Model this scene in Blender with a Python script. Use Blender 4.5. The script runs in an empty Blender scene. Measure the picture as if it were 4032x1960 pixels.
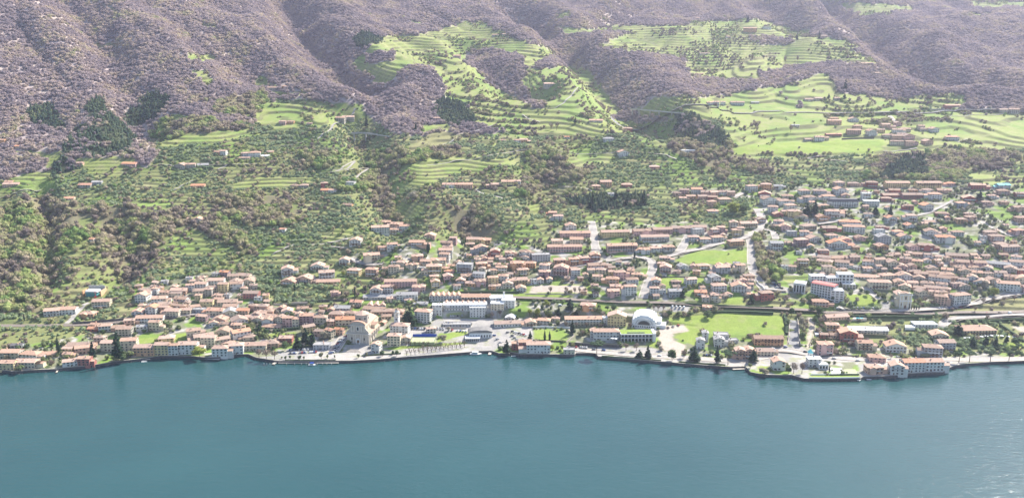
import bpy, bmesh, math, random
import numpy as np
from math import radians as R, sin, cos, pi
rng = np.random.default_rng(7)
random.seed(7)
SC = bpy.context.scene
COL = SC.collection

# ------------------------------------------------------------------ camera, sky, sun, exposure
CAMH, PITCH, HFOV = 314.0, R(13.0), R(62.0)
FPX = 2016 / math.tan(HFOV / 2)
cam_d = bpy.data.cameras.new('camera'); cam = bpy.data.objects.new('camera', cam_d); COL.objects.link(cam)
cam.location = (0, 0, CAMH); cam.rotation_euler = (pi / 2 - PITCH, 0, 0)
cam_d.sensor_fit = 'HORIZONTAL'; cam_d.angle = HFOV; cam_d.clip_start = 1; cam_d.clip_end = 12000
SC.camera = cam
SUN_EL = R(42); SUN_AZ = math.atan2(0.72, 0.69)           # measured from +Y towards +X
w = bpy.data.worlds.new('World'); SC.world = w; w.use_nodes = True
nt = w.node_tree; nt.nodes.clear()
sky = nt.nodes.new('ShaderNodeTexSky'); sky.sky_type = 'NISHITA'; sky.sun_disc = False
sky.sun_elevation = SUN_EL; sky.sun_rotation = SUN_AZ; sky.altitude = 400; sky.air_density = 1.0; sky.dust_density = 1.5
bg = nt.nodes.new('ShaderNodeBackground'); bg.inputs[1].default_value = 0.11
wo = nt.nodes.new('ShaderNodeOutputWorld')
nt.links.new(sky.outputs[0], bg.inputs[0]); nt.links.new(bg.outputs[0], wo.inputs[0])
sl = bpy.data.lights.new('sun', 'SUN'); sl.energy = 5.0; sl.angle = R(0.5); sl.color = (1, 0.95, 0.87)
so = bpy.data.objects.new('sun', sl); COL.objects.link(so)
so.rotation_euler = (pi / 2 - SUN_EL, 0, -SUN_AZ + pi)     # light comes from behind the slope, on the right
so.location = (800, 900, 1200)
SC.view_settings.view_transform = 'Standard'; SC.view_settings.look = 'None'
SC.view_settings.exposure = 1.18; SC.view_settings.gamma = 1
SC.cycles.use_denoising = True
SC.cycles.max_bounces = 6; SC.cycles.volume_bounces = 1
SC.cycles.diffuse_bounces = 2; SC.cycles.glossy_bounces = 2; SC.cycles.transparent_max_bounces = 4
SC.cycles.use_adaptive_sampling = False
SC.cycles.caustics_reflective = False; SC.cycles.caustics_refractive = False
HAZE = 0.5e-4

CP, SP = cos(PITCH), sin(PITCH)
# view crops the tracing was made in: name -> (x0, y0, scale)
CR = {'V': (0, 0, 0.63889), 'A': (0, 1000, 2.453), 'B': (1000, 1000, 2.453), 'C': (2000, 1000, 2.453), 'D': (2982, 1000, 2.453),
      'E': (0, 550, 1.84), 'F': (1300, 550, 1.84), 'G': (2632, 550, 1.84), 'H': (0, 0, 1.84), 'I': (1300, 0, 1.84), 'J': (2632, 0, 1.84)}
def px(c, x, y):
    o = CR[c]; return (o[0] + x / o[2], o[1] + y / o[2])
def pts(c, s):
    v = [float(t) for t in s.replace(',', ' ').split()]
    return [px(c, v[i], v[i + 1]) for i in range(0, len(v), 2)]

# ------------------------------------------------------------------ noise
def _hash(ix, iy, seed):
    n = (ix.astype(np.int64) * 374761393 + iy.astype(np.int64) * 668265263 + seed * 974634777) & 0xffffffff
    n = ((n ^ (n >> 13)) * 1274126177) & 0xffffffff
    return ((n ^ (n >> 16)) & 0xffffff) / float(0xffffff)
def vnoise(x, y, seed=0):
    ix = np.floor(x); iy = np.floor(y); fx = x - ix; fy = y - iy
    fx = fx * fx * (3 - 2 * fx); fy = fy * fy * (3 - 2 * fy)
    a = _hash(ix, iy, seed); b = _hash(ix + 1, iy, seed); c = _hash(ix, iy + 1, seed); d = _hash(ix + 1, iy + 1, seed)
    return (a + (b - a) * fx) * (1 - fy) + (c + (d - c) * fx) * fy
def fbm(x, y, oct=4, seed=0):
    t = 0; a = 0.5; n = 0
    for i in range(oct):
        t = t + a * vnoise(x, y, seed + i * 17); n += a; a *= 0.5; x = x * 2.03 + 11.3; y = y * 2.03 + 5.7
    return t / n
def smooth(a, b, x):
    t = np.clip((x - a) / (b - a), 0, 1); return t * t * (3 - 2 * t)

# ------------------------------------------------------------------ shoreline (photo pixels, left to right) and landform
SHORE_PX = (pts('A', '-900 1240 -300 1165 0 1140 150 1155 300 1140 560 1130 600 1122 860 1098 1050 1070 1090 1060 1370 1030 1560 1002 1850 1004 2000 1020 2120 1015 2260 992 2400 985')
            + pts('B', '20 1018 190 1046 235 1052 500 1054 820 1050 930 1050 1200 1036 1500 1010 1800 988 2080 966 2130 955 2230 955 2290 952 2370 978 2470 980')
            + pts('C', '20 968 120 985 640 990 660 975 840 975 870 1008 1200 1035 1500 1060 1800 1086 2150 1110 2290 1105 2340 1160 2440 1180')
            + pts('D', '20 1186 90 1186 330 1190 450 1222 700 1226 990 1222 1020 1205 1320 1195 1420 1178 1600 1168 1790 1165 1825 1128 1900 1098 2050 1076 2300 1060 2576 1045 3300 1010'))
QUAY = 2.6
def ray(pxx, pyy):
    a = (pxx - 2016) / FPX; v = (980 - pyy) / FPX
    return a, v
def plane_pt(pxx, pyy, h):
    a, v = ray(pxx, pyy); z = (h - CAMH) / (-SP + v * CP); return (a * z, z * (CP + v * SP))
sh = np.array([plane_pt(x, y, 0.0) for x, y in SHORE_PX])
sh_s = sh[:, 0] / sh[:, 1]
keep = [0]
for i in range(1, len(sh_s)):
    if sh_s[i] > sh_s[keep[-1]] + 1e-4: keep.append(i)
sh_s = sh_s[keep]; sh_Y = sh[keep, 1]
NS, NR = 1000, 860
S0, S1 = -0.76, 0.76
sg = np.linspace(S0, S1, NS)
Ysh = np.interp(sg, sh_s, sh_Y)
RATIO = 4.35
kk = np.arange(NR) / (NR - 1)
def sm1(v, n):
    k = np.hanning(n + 2)[1:-1]; return np.convolve(np.pad(v, n // 2, mode='edge'), k / k.sum(), 'valid')
Y0s = sm1(Ysh, 81); YD = Ysh - Y0s; NF = 90                 # rows follow the shore only near it
Yg = Y0s[:, None] * RATIO ** kk[None, :] + YD[:, None] * np.clip(1 - np.arange(NR) / NF, 0, 1)[None, :]
Xg = sg[:, None] * Yg
TAB = {  # photo column -> [(photo row, depth)]
    -700: [(1320, 925), (1150, 1040), (1000, 1130), (800, 1260), (600, 1400), (400, 1540), (200, 1690), (0, 1880), (-200, 2150)],
    0: [(1320, 935), (1150, 1050), (1000, 1150), (800, 1290), (600, 1440), (400, 1590), (200, 1770), (0, 1990), (-200, 2300)],
    600: [(1320, 945), (1150, 1050), (1000, 1150), (800, 1280), (600, 1440), (400, 1600), (200, 1830), (0, 2120), (-200, 2500)],
    1200: [(1320, 948), (1150, 1040), (1000, 1145), (800, 1290), (600, 1450), (400, 1670), (200, 1980), (0, 2450), (-200, 3000)],
    2000: [(1320, 945), (1150, 1030), (1000, 1120), (800, 1270), (600, 1450), (400, 1710), (200, 2120), (0, 2800), (-200, 3350)],
    2700: [(1320, 942), (1150, 1020), (1000, 1110), (800, 1280), (600, 1490), (400, 1790), (200, 2260), (0, 2950), (-200, 3400)],
    3500: [(1320, 945), (1150, 1030), (1000, 1120), (800, 1260), (600, 1480), (400, 1790), (200, 2230), (0, 2900), (-200, 3400)],
    4700: [(1320, 945), (1150, 1030), (1000, 1120), (800, 1260), (600, 1460), (400, 1740), (200, 2130), (0, 2700), (-200, 3200)]}
cs_, prof = [], []
for c in sorted(TAB):
    a = (c - 2016) / FPX
    Ys, Hs = [], []
    for py, z in TAB[c]:
        v = (980 - py) / FPX; Ys.append(z * (CP + v * SP)); Hs.append(CAMH + z * (-SP + v * CP))
    cs_.append(a / CP); prof.append((np.array(Ys), np.array(Hs)))
cs_ = np.array(cs_)
def gsmooth(A, n, axis):
    k = np.hanning(n + 2)[1:-1]; k /= k.sum()
    P = [(0, 0), (0, 0)]; P[axis] = (n // 2, n // 2)
    B = np.pad(A, P, mode='edge')
    return np.apply_along_axis(lambda m: np.convolve(m, k, 'valid'), axis, B)
Hc = np.zeros((len(cs_), NS, NR))
Yf = np.arange(500, 5200, 4.0)
for i, (Ys, Hs) in enumerate(prof):
    slope_end = (Hs[-1] - Hs[-2]) / (Ys[-1] - Ys[-2]); s_in = (Hs[0] - QUAY) / 75.0
    hf = np.interp(Yf, Ys, Hs) + np.clip(Yf - Ys[-1], 0, None) * slope_end - np.clip(Ys[0] - Yf, 0, None) * 0.13
    hf = sm1(hf, 31)
    h = np.interp(Yg, Yf, hf)
    dY = np.maximum(Yg - Y0s[:, None], 0); Hc[i] = np.minimum(h, QUAY + dY * 0.13 + np.maximum(dY - 90, 0) * 3)
ci = np.clip(np.searchsorted(cs_, sg) - 1, 0, len(cs_) - 2)
ct = np.clip((sg - cs_[ci]) / (cs_[ci + 1] - cs_[ci]), 0, 1); ct = ct * ct * (3 - 2 * ct)
Hg = Hc[ci, np.arange(NS)] * (1 - ct[:, None]) + Hc[ci + 1, np.arange(NS)] * ct[:, None]
edge = smooth(0, 0.03, kk)[None, :]
Hg = QUAY * (1 - edge) + Hg * edge
Hg = np.maximum(Hg, QUAY)

def cell(s, Y):
    fi = np.clip((s - S0) / (S1 - S0) * (NS - 1), 0, NS - 1.001)
    ys = np.interp(s, sg, Y0s); yd = np.interp(s, sg, YD); fk = 0.0
    for _ in range(6):
        q = np.maximum(Y - yd * np.clip(1 - fk / NF, 0, 1), 1); fk = np.clip(np.log(q / ys) / math.log(RATIO) * (NR - 1), 0, NR - 1.001)
    return fi, fk
def sample(A, X, Y):
    X = np.asarray(X, float); Y = np.asarray(Y, float)
    fi, fk = cell(X / Y, Y); i = fi.astype(int); k = fk.astype(int); fi = fi - i; fk = fk - k
    return (A[i, k] * (1 - fi) + A[i + 1, k] * fi) * (1 - fk) + (A[i, k + 1] * (1 - fi) + A[i + 1, k + 1] * fi) * fk
def hgt(X, Y): return sample(Hg, X, Y)
def hit(pxx, pyy):
    """the ground point seen at a photo pixel"""
    a, v = ray(pxx, pyy); q = CP + v * SP; s = a / q
    fi = min(max((s - S0) / (S1 - S0) * (NS - 1), 0), NS - 1.001); i = int(fi); f = fi - i
    col = Hg[i] * (1 - f) + Hg[i + 1] * f
    Yc = Yg[i] * (1 - f) + Yg[i + 1] * f
    line = CAMH + Yc / q * (-SP + v * CP)
    d = col - line; idx = np.nonzero(d >= 0)[0]
    if len(idx) == 0: k = NR - 1; Y = Yc[-1]
    elif idx[0] == 0: Y = Yc[0]
    else:
        k = idx[0]; t = -d[k - 1] / (d[k] - d[k - 1] + 1e-9); Y = Yc[k - 1] + t * (Yc[k] - Yc[k - 1])
    return np.array((s * Y, Y, float(hgt(s * Y, Y)))), Y / q
def hits(P): return [hit(*p)[0] for p in P]

# carve ravines and raise spurs (depth positive = carve)
def seg_dist(X, Y, P):
    best = np.full(X.shape, 1e9)
    for i in range(len(P) - 1):
        ax, ay = P[i][:2]; bx, by = P[i + 1][:2]; dx, dy = bx - ax, by - ay; L = dx * dx + dy * dy + 1e-9
        t = np.clip(((X - ax) * dx + (Y - ay) * dy) / L, 0, 1)
        best = np.minimum(best, np.hypot(X - ax - t * dx, Y - ay - t * dy))
    return best
GUL = [('V', '150 -40 260 110 340 250 370 330', 16, 75), ('V', '330 -40 480 110 640 200', 11, 60), ('V', '700 -30 770 70 830 140 930 210', 34, 80),
       ('V', '0 60 110 200 170 330', 9, 60), ('V', '1180 120 1230 180 1290 240 1360 250', 13, 50), ('V', '1300 20 1420 110 1490 160 1560 240 1610 290 1660 330', 34, 80),
       ('V', '2080 -10 2200 90 2310 170 2420 215', 34, 85), ('V', '1880 -20 1990 60 2100 120', 14, 70), ('V', '2400 130 2460 180 2520 225', 12, 60), ('V', '105 480 125 560 120 640 115 720', 8, 18),
       ('V', '880 300 940 400 980 520 1010 580', 13, 45), ('V', '1160 560 1190 600 1150 640', 12, 45), ('V', '930 240 960 290 900 330', 8, 40),
       ('V', '1650 0 1500 60 1400 130', 10, 50), ('V', '290 560 330 640 300 700', 8, 30), ('V', '1330 400 1380 480 1350 520', 8, 40), ('V', '320 270 380 330', 8, 40)]
carve = []
for c, s, d, wd in GUL: carve.append((hits(pts(c, s)), d, wd))
for P, d, wd in carve:
    D = seg_dist(Xg, Yg, P)
    d = d * 1.5
    Hg = Hg - d * np.exp(-(D / wd) ** 2 * 2.0) + d * 0.35 * np.exp(-((D - wd * 1.5) / wd) ** 2 * 2.0)
wild = smooth(1.25, 1.6, Yg / Ysh[:, None])
steep = smooth(130, 330, Hg)
rot = Xg * 0.80 + Yg * 0.6; rot2 = -Xg * 0.6 + Yg * 0.80
leftm = smooth(150, -350, Xg)
ra_ = np.abs(fbm((Xg * 0.80 + Yg * 0.60) / 120 + 3, (-Xg * 0.60 + Yg * 0.80) / 520, 3, 5) * 2 - 1)
rb_ = np.abs(fbm((Xg * 0.90 - Yg * 0.43) / 120 + 7, (Xg * 0.43 + Yg * 0.90) / 420, 3, 15) * 2 - 1)
rid = ra_ * leftm + rb_ * (1 - leftm)
Hg = Hg + steep * (rid - 0.22) * (44 - 10 * leftm)
Hg = Hg + (fbm(Xg / 170, Yg / 120, 4, 9) - 0.5) * (5 + 9 * wild) * smooth(0.03, 0.16, kk)[None, :]
Hg = np.maximum(Hg, QUAY)

# ------------------------------------------------------------------ land cover traced in the photograph
# classes: 0 olive grove, 1 bare wood, 2 terraced meadow, 3 conifers, 4 mixed wood, 5 gardens, 6 paving, 7 mown grass, 8 sand, 9 dry grass
COVER = [
 (1, 'V', '-400 -300 3000 -300 3000 330 2576 285 2300 260 2000 300 1700 300 1600 310 1400 330 1200 340 1000 340 930 300 900 260 700 250 650 310 420 340 330 400 160 400 0 370 -400 370'),
 (4, 'E', '-600 520 0 520 200 400 330 420 600 470 900 480 1250 500 1600 560 1750 700 1880 850 1700 800 1400 640 1250 700 1100 900 1000 1000 900 1060 800 900 700 700 500 760 350 1000 320 1250 -600 1250'),
 (4, 'E', '1550 420 2050 390 2160 420 2200 600 1980 640 1750 620 1620 560'),
 (4, 'F', '280 90 580 60 900 60 1000 110 700 170 560 240 450 230 420 280 450 400 520 580 400 560 250 400 60 380 60 340 260 200'),
 (4, 'F', '1390 100 1600 80 1880 240 1700 310 1500 330 1480 430 1330 420 1400 260'),
 (4, 'F', '850 480 1100 500 1180 560 1180 690 960 720 900 640'),
 (4, 'G', '0 0 450 0 450 100 700 170 900 230 620 250 450 200 420 320 200 150 0 90'),
 (4, 'G', '1500 130 2100 60 2550 100 2480 230 2150 220 2100 290 1400 290'),
 (1, 'E', '-100 60 200 60 340 130 340 220 0 300 -100 300'),
 (4, 'H', '1540 740 1900 650 1950 740 1860 870 1550 820'), (4, 'H', '1130 880 1450 850 1850 940 1480 1000 1130 1010 1050 1000'),
 (4, 'E', '2180 100 2450 90 2490 200 2180 220'), (1, 'E', '1000 0 1120 0 1130 120 1050 200 960 150'),
 (2, 'V', '1530 60 1700 70 1900 72 1890 90 1700 90 1540 82'), (2, 'V', '1590 118 1720 108 1900 116 1880 134 1700 134'), (2, 'V', '2150 212 2300 236 2440 250 2430 268 2250 262 2130 240'), (2, 'V', '1700 205 1800 215 1880 240 1800 250 1700 235'),
 (2, 'V', '890 155 960 90 1060 85 1180 65 1290 115 1390 140 1330 170 1310 160 1260 150 1230 190 1300 240 1400 290 1500 290 1560 300 1600 340 1500 335 1300 345 1180 300 1120 240 1100 200 1050 200 1050 180 980 200 920 190'),
 (2, 'V', '1300 190 1400 165 1480 175 1505 210 1565 280 1500 300 1380 290 1340 240 1310 210'), (2, 'V', '1820 300 2040 278 2700 282 2700 372 2400 382 2230 392 1880 397 1840 350'),
 (2, 'V', '640 290 680 258 850 268 900 290 880 310 760 322 650 312'), (2, 'V', '400 350 520 335 620 325 610 345 420 368'), (2, 'V', '1000 420 1080 400 1220 385 1220 410 1100 430 1020 470'),
 (2, 'H', '1420 390 1550 390 1580 440 1480 455 1380 430 1370 400'), (2, 'H', '1340 500 1500 510 1545 580 1520 640 1450 600 1400 540'),
 (2, 'H', '1880 555 2020 620 1840 640 1840 590'), (2, 'H', '1950 660 2210 665 2210 690 2000 690'),
 (2, 'H', '1870 810 1930 740 2300 735 2540 800 2500 850 1900 880'), (2, 'H', '1150 1030 1320 1010 1700 965 1900 955 1880 975 1480 1000 1300 1035 1150 1060'),
 (2, 'H', '1210 840 1310 825 1370 850 1350 870 1220 870'), (2, 'H', '560 1140 860 1140 870 1200 640 1230 600 1180'),
 (2, 'H', '1900 880 2450 860 2400 910 2100 930 2080 960'), (9, 'H', '700 310 830 310 850 340 700 345'),
 (9, 'H', '730 10 830 60 870 110 800 80'), (9, 'H', '1380 130 1540 180 1600 230 1480 200'), (9, 'H', '1720 290 1830 370 1760 340'),
 (2, 'E', '150 240 380 220 420 380 200 370 100 300'), (2, 'E', '620 150 860 150 980 200 850 280 620 270'),
 (2, 'E', '0 70 200 80 440 90 440 180 350 210 340 130 200 100'),
 (2, 'E', '880 430 1200 410 1260 450 1150 500 900 460'), (2, 'E', '1650 330 1850 270 2280 270 2280 310 2000 350 1700 360'),
 (2, 'E', '2300 720 2360 640 2560 620 2576 680 2400 730'), (2, 'I', '390 265 600 270 740 320 660 380 460 390 440 320'),
 (2, 'I', '740 320 870 330 990 400 980 520 850 550 780 530 640 430 640 380'), (2, 'I', '190 430 250 470 480 440 640 400 640 440 500 520 420 600 280 610 300 560 190 510'),
 (2, 'I', '830 600 1080 550 1140 620 1300 690 1470 770 1200 790 1050 790 1050 720 830 680'),
 (2, 'I', '870 160 1100 150 1180 200 1240 260 1400 290 1560 340 1640 400 1440 410 1270 390 1200 340 1000 290 1060 230'),
 (2, 'I', '570 150 720 180 640 190'), (2, 'I', '1410 530 1440 490 1700 480 1880 540 1910 600 1700 640 1480 620'),
 (2, 'I', '1560 790 1850 680 1960 700 2090 830 1700 870 1570 830'), (2, 'I', '1100 860 1500 790 1540 830 1300 880'),
 (2, 'I', '1330 920 1700 890 2200 870 2220 910 1900 930 2100 960 1960 990 1660 980 1650 940'), (2, 'I', '660 905 830 900 890 930 640 960'),
 (9, 'I', '560 1080 700 960 900 950 920 1000 800 1060 580 1120'), (2, 'I', '1090 990 1220 1020 1210 1060 1120 1060'),
 (2, 'I', '1620 95 1750 90 1760 130 1640 140'), (2, 'I', '1600 200 2000 210 2400 180 2576 185 2576 230 2000 240 1700 240'),
 (2, 'F', '420 280 570 250 1000 180 1100 150 1400 125 1420 160 1100 200 780 280 800 320 600 340 450 420 430 350'),
 (2, 'F', '450 430 700 480 640 560 500 560'), (2, 'F', '1680 120 2060 100 2110 160 1700 175'), (9, 'F', '2150 140 2450 140 2480 165 2150 165'),
 (2, 'F', '1440 480 1520 450 1530 510 1470 520'), (2, 'F', '1960 730 2150 700 2180 720 2000 770'),
 (2, 'V', '1500 120 1560 88 1650 78 1760 62 1900 45 2000 75 2100 100 2150 125 2200 150 2225 192 2100 205 2000 232 1900 245 1800 220 1730 195 1725 150 1600 132'),
 (2, 'V', '1640 245 1760 235 1900 250 2100 275 2150 285 2080 300 1900 300 1700 300 1600 285'), (2, 'V', '1180 60 1260 75 1300 95 1380 120 1400 140 1290 150 1240 120 1150 100 1100 70'),
 (2, 'V', '1420 270 1500 250 1560 290 1500 300 1400 300'), (2, 'V', '2100 10 2180 5 2300 15 2300 30 2150 32'), (1, 'V', '1640 150 1700 165 1720 190 1660 190 1600 160'), (1, 'V', '1880 90 1990 95 2000 110 1900 112'),
 (2, 'J', '0 185 300 150 560 140 600 200 300 220 0 230'),
 (2, 'J', '60 310 550 290 700 330 1300 290 1390 350 1000 370 900 400 1040 430 900 480 700 500 600 560 300 540 120 500 120 420 60 360'),
 (9, 'J', '480 450 600 400 800 390 820 410 640 440 480 480'),
 (2, 'J', '420 690 750 625 870 650 780 700 960 740 900 790 500 780'), (2, 'J', '780 700 980 620 1050 550 1120 535 1190 570 1240 670 1600 730 1900 790 1500 810 1000 790 940 730'),
 (2, 'J', '0 770 280 700 0 720'), (2, 'J', '1700 740 1950 670 2160 680 2160 750 1800 755'), (2, 'J', '1600 820 2300 805 2900 830 2900 930 2350 920 1750 920 1650 870'),
 (2, 'J', '370 850 1400 840 1560 860 1570 890 1100 890 400 900'), (2, 'J', '400 930 1100 930 1250 960 1000 1010 1000 990 440 1000'),
 (7, 'J', '460 1060 1000 1020 1560 1015 1560 1080 1400 1115 470 1110'), (2, 'J', '1950 970 2900 950 2900 1030 2440 1080 2100 1060'),
 (2, 'J', '1360 90 1420 55 1640 45 1610 110 1400 125'), (2, 'J', '2180 10 2800 0 2800 40 2250 60'), (2, 'J', '2100 95 2350 95 2340 120 2130 115'),
 (9, 'J', '1200 440 1400 430 1580 470 1570 510 1250 490'), (2, 'J', '780 210 1000 215 1050 240 800 235'), (2, 'J', '1350 190 1400 180 1420 200'),
 (1, 'J', '650 520 1200 440 1600 480 1950 650 1750 720 1300 680 1190 570 1120 530 980 560 800 640 700 620'), (1, 'J', '0 540 400 580 650 560 760 620 400 690 270 700 0 680'),
 (1, 'I', '270 380 470 360 470 440 260 460'), (1, 'I', '560 470 740 490 830 620 820 720 720 830 520 800 320 700 440 580'),
 (1, 'I', '980 370 1240 360 1400 410 1420 520 1370 640 1600 780 1470 770 1240 640 1140 600 1090 520 980 440'),
 (2, 'G', '2130 270 2230 235 2900 250 2900 330 2300 310'), (2, 'G', '2330 560 2900 530 2900 640 2400 640'),
 (3, 'H', '170 790 330 740 430 830 480 940 300 920 200 870'), (3, 'H', '620 760 720 710 800 800 900 900 980 1000 960 1130 650 1130 440 1120 470 1010 600 900'),
 (3, 'H', '1060 690 1100 655 1230 700 1230 770 1140 850 1000 930 910 920 900 850'), (3, 'I', '160 270 260 230 380 270 380 300 200 350 160 320'),
 (3, 'I', '740 740 860 720 1000 760 1050 870 960 930 800 890 740 800'), (3, 'F', '1720 420 1860 400 2080 390 2300 410 2300 480 1900 520'),
 (3, 'G', '1700 130 1860 130 1880 270 1500 285'), (3, 'J', '50 840 200 820 440 1000 420 1100 200 1050 60 960'), (3, 'E', '440 130 560 120 560 220 420 260 380 290 400 200'),
 (5, 'V', '330 760 340 725 560 675 640 690 650 740 700 770 870 780 1000 790 1050 760 1300 745 1340 740 1420 770 1660 770 1700 850 1900 860 2576 890 2900 890 2900 990 -300 1000 -300 880 0 880 220 840 230 810 340 790'),
 (5, 'V', '1000 700 860 650 1000 610 1150 600 1380 620 1390 570 1500 560 1750 560 1900 580 1900 750 1620 760 1500 770 1330 740 940 740'),
 (5, 'V', '1660 480 1900 470 2350 455 2900 470 2900 760 2000 760 1900 700 1900 500'),
 (4, 'G', '610 680 720 700 680 780 820 900 830 990 750 1060 650 980 620 900 600 750'),
 (7, 'G', '50 870 170 810 590 795 595 880 480 900 100 900'), (2, 'G', '800 990 1040 975 1040 1020 880 1040'),
 (6, 'B', '0 1000 230 1080 820 1080 1500 1030 2090 990 2290 960 2400 870 2700 850 2700 700 2320 700 2330 620 1750 620 1700 700 1480 700 1480 780 1240 900 750 960 900 790 860 780 560 900 230 920 230 980'),
 (6, 'B', '2250 390 2510 390 2540 640 2330 640 2240 560'), (6, 'B', '880 870 1130 870 1130 960 850 960 870 890'),
 (7, 'B', '1870 560 2000 550 2010 600 1860 605'), (7, 'B', '1780 770 2060 740 2060 770 1800 850 1760 860'), (7, 'B', '1240 905 1480 880 2060 850 2060 870 1300 925'),
 (7, 'B', '140 765 400 755 400 790 130 800'),
 (6, 'C', '0 710 240 710 230 830 0 850'), (6, 'C', '360 500 560 480 640 540 540 620 520 560'), (6, 'C', '830 290 1000 310 960 400 930 350'),
 (6, 'C', '1400 495 1760 500 1750 555 1400 545'), (5, 'C', '-100 440 1200 540 1200 640 -100 640'),
 (6, 'C', '560 890 1100 900 1350 900 1450 920 1650 990 2200 1020 2600 990 2600 1060 2300 1120 2150 1130 870 1030 860 985 650 985'),
 (7, 'C', '1500 620 2050 560 2640 590 2680 750 2580 790 1950 770 1900 750 1800 880 1600 800 1760 730'),
 (7, 'C', '250 730 340 725 600 770 550 850 250 830'), (7, 'C', '1340 860 1440 850 1470 910 1340 890'),
 (7, 'C', '190 300 290 290 800 295 820 380 170 385'), (8, 'C', '230 312 290 302 740 305 770 372 205 372'), (7, 'C', '-40 385 600 395 640 430 0 430'),
 (8, 'C', '1540 690 1700 680 1750 740 1590 770 1600 830 1720 880 1720 930 1660 990 1580 960 1480 920 1450 770 1400 760'),
 (7, 'C', '1480 230 1980 225 1980 300 1480 310'), (7, 'C', '2100 420 2280 420 2280 480 2100 470'),
 (6, 'D', '-60 900 330 900 330 870 480 900 580 990 1900 1010 2100 980 2900 1000 2900 1080 2200 1075 1900 1110 1830 1170 1400 1200 1000 1230 480 1240 330 1210 320 1050 -60 1000'),
 (7, 'D', '840 1115 960 1110 970 1155 850 1160'), (7, 'D', '830 380 1100 390 1170 480 980 500 850 420'), (7, 'D', '310 430 520 490 500 510 310 440'), (7, 'D', '300 470 410 530 360 540'),
 (7, 'D', '740 885 870 885 880 910 740 908'), (9, 'D', '1900 440 2800 400 2800 530 2000 540'), (7, 'D', '1800 600 1900 580 2800 560 2800 580 2200 590'),
 (7, 'D', '2050 870 2576 850 2576 900 2300 900 2100 890'), (0, 'D', '1000 600 1690 590 1700 680 1000 660'), (0, 'D', '980 770 1250 760 1700 740 1680 840 1230 860 980 830'),
 (8, 'D', '480 600 560 610 560 720 500 910 470 900 500 720'), (8, 'D', '2450 700 2576 700 2700 780 2576 760'), (5, 'D', '495 1040 980 1040 990 1170 500 1175'), (7, 'D', '500 1172 985 1168 985 1196 500 1200'), (7, 'C', '880 990 1500 1035 2130 1078 2130 1092 1500 1050 880 1003'), (7, 'B', '300 1022 800 1022 800 1034 300 1034'), (7, 'D', '1850 1090 2000 1050 2300 1038 2576 1028 2576 1038 2250 1050 2000 1064'),
 (7, 'D', '0 1080 100 1080 90 1150 0 1150'),
 (6, 'D', '1190 460 1300 470 1290 530 1200 530'), (6, 'D', '120 290 300 320 330 370 200 380'), (9, 'E', '430 1075 780 1055 800 1100 640 1130 400 1100'),
 (7, 'A', '1330 815 1510 800 1500 850 1335 865'), (7, 'A', '1690 780 1850 750 1840 790 1700 840'),
]
v_ = np.stack([Xg, Yg, Hg - CAMH], -1)
zc = v_[..., 1] * CP - v_[..., 2] * SP
PXg = 2016 + FPX * v_[..., 0] / zc
PYg = 980 - FPX * (v_[..., 1] * SP + v_[..., 2] * CP) / zc
wx = (fbm(Xg / 22, Yg / 22, 3, 31) - 0.5); wy = (fbm(Xg / 22, Yg / 22, 3, 57) - 0.5)
wamp = np.where(PYg > 1000, 5.0, 26.0)
PXw = PXg + wx * wamp * 1.6; PYw = PYg + wy * wamp
CLS = np.zeros(Xg.shape, np.int8)
def pip(X, Y, P):
    ins = np.zeros(X.shape, bool); n = len(P)
    for i in range(n):
        x0, y0 = P[i]; x1, y1 = P[(i + 1) % n]
        if y0 == y1: continue
        c = ((y0 > Y) != (y1 > Y)) & (X < (x1 - x0) * (Y - y0) / (y1 - y0) + x0)
        ins ^= c
    return ins
fx_, fy_ = PXw.ravel(), PYw.ravel(); fc = CLS.ravel()
for cl, c, s in COVER:
    P = np.array(pts(c, s)); lo = P.min(0); hi = P.max(0)
    m = np.nonzero((fx_ > lo[0]) & (fx_ < hi[0]) & (fy_ > lo[1]) & (fy_ < hi[1]))[0]
    ins = pip(fx_[m], fy_[m], P); fc[m[ins]] = cl
CLS = fc.reshape(Xg.shape)
def cls_at(X, Y):
    fi, fk = cell(X / Y, Y); return CLS[np.rint(fi).astype(int), np.rint(fk).astype(int)]
# terraces: real steps in the slope
terr = np.isin(CLS, (0, 2, 9)).astype(float) + 0.5 * (CLS == 5); terr = gsmooth(gsmooth(terr, 7, 0), 7, 1) * smooth(0.05, 0.1, kk)[None, :]
ST = 4.0 + 2.6 * smooth(1300, 2200, Yg)
hh = Hg / ST + (fbm(Xg / 120, Yg / 120, 2, 77) - 0.5) * 2.0
fr = hh - np.floor(hh)
TFR = fr
Hg = Hg + terr * 0.75 * ST * (smooth(0.70, 0.97, fr) - fr)
Hg = np.maximum(Hg, QUAY)
Hg[:, 0] = QUAY; Hg[:, 1] = QUAY
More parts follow.
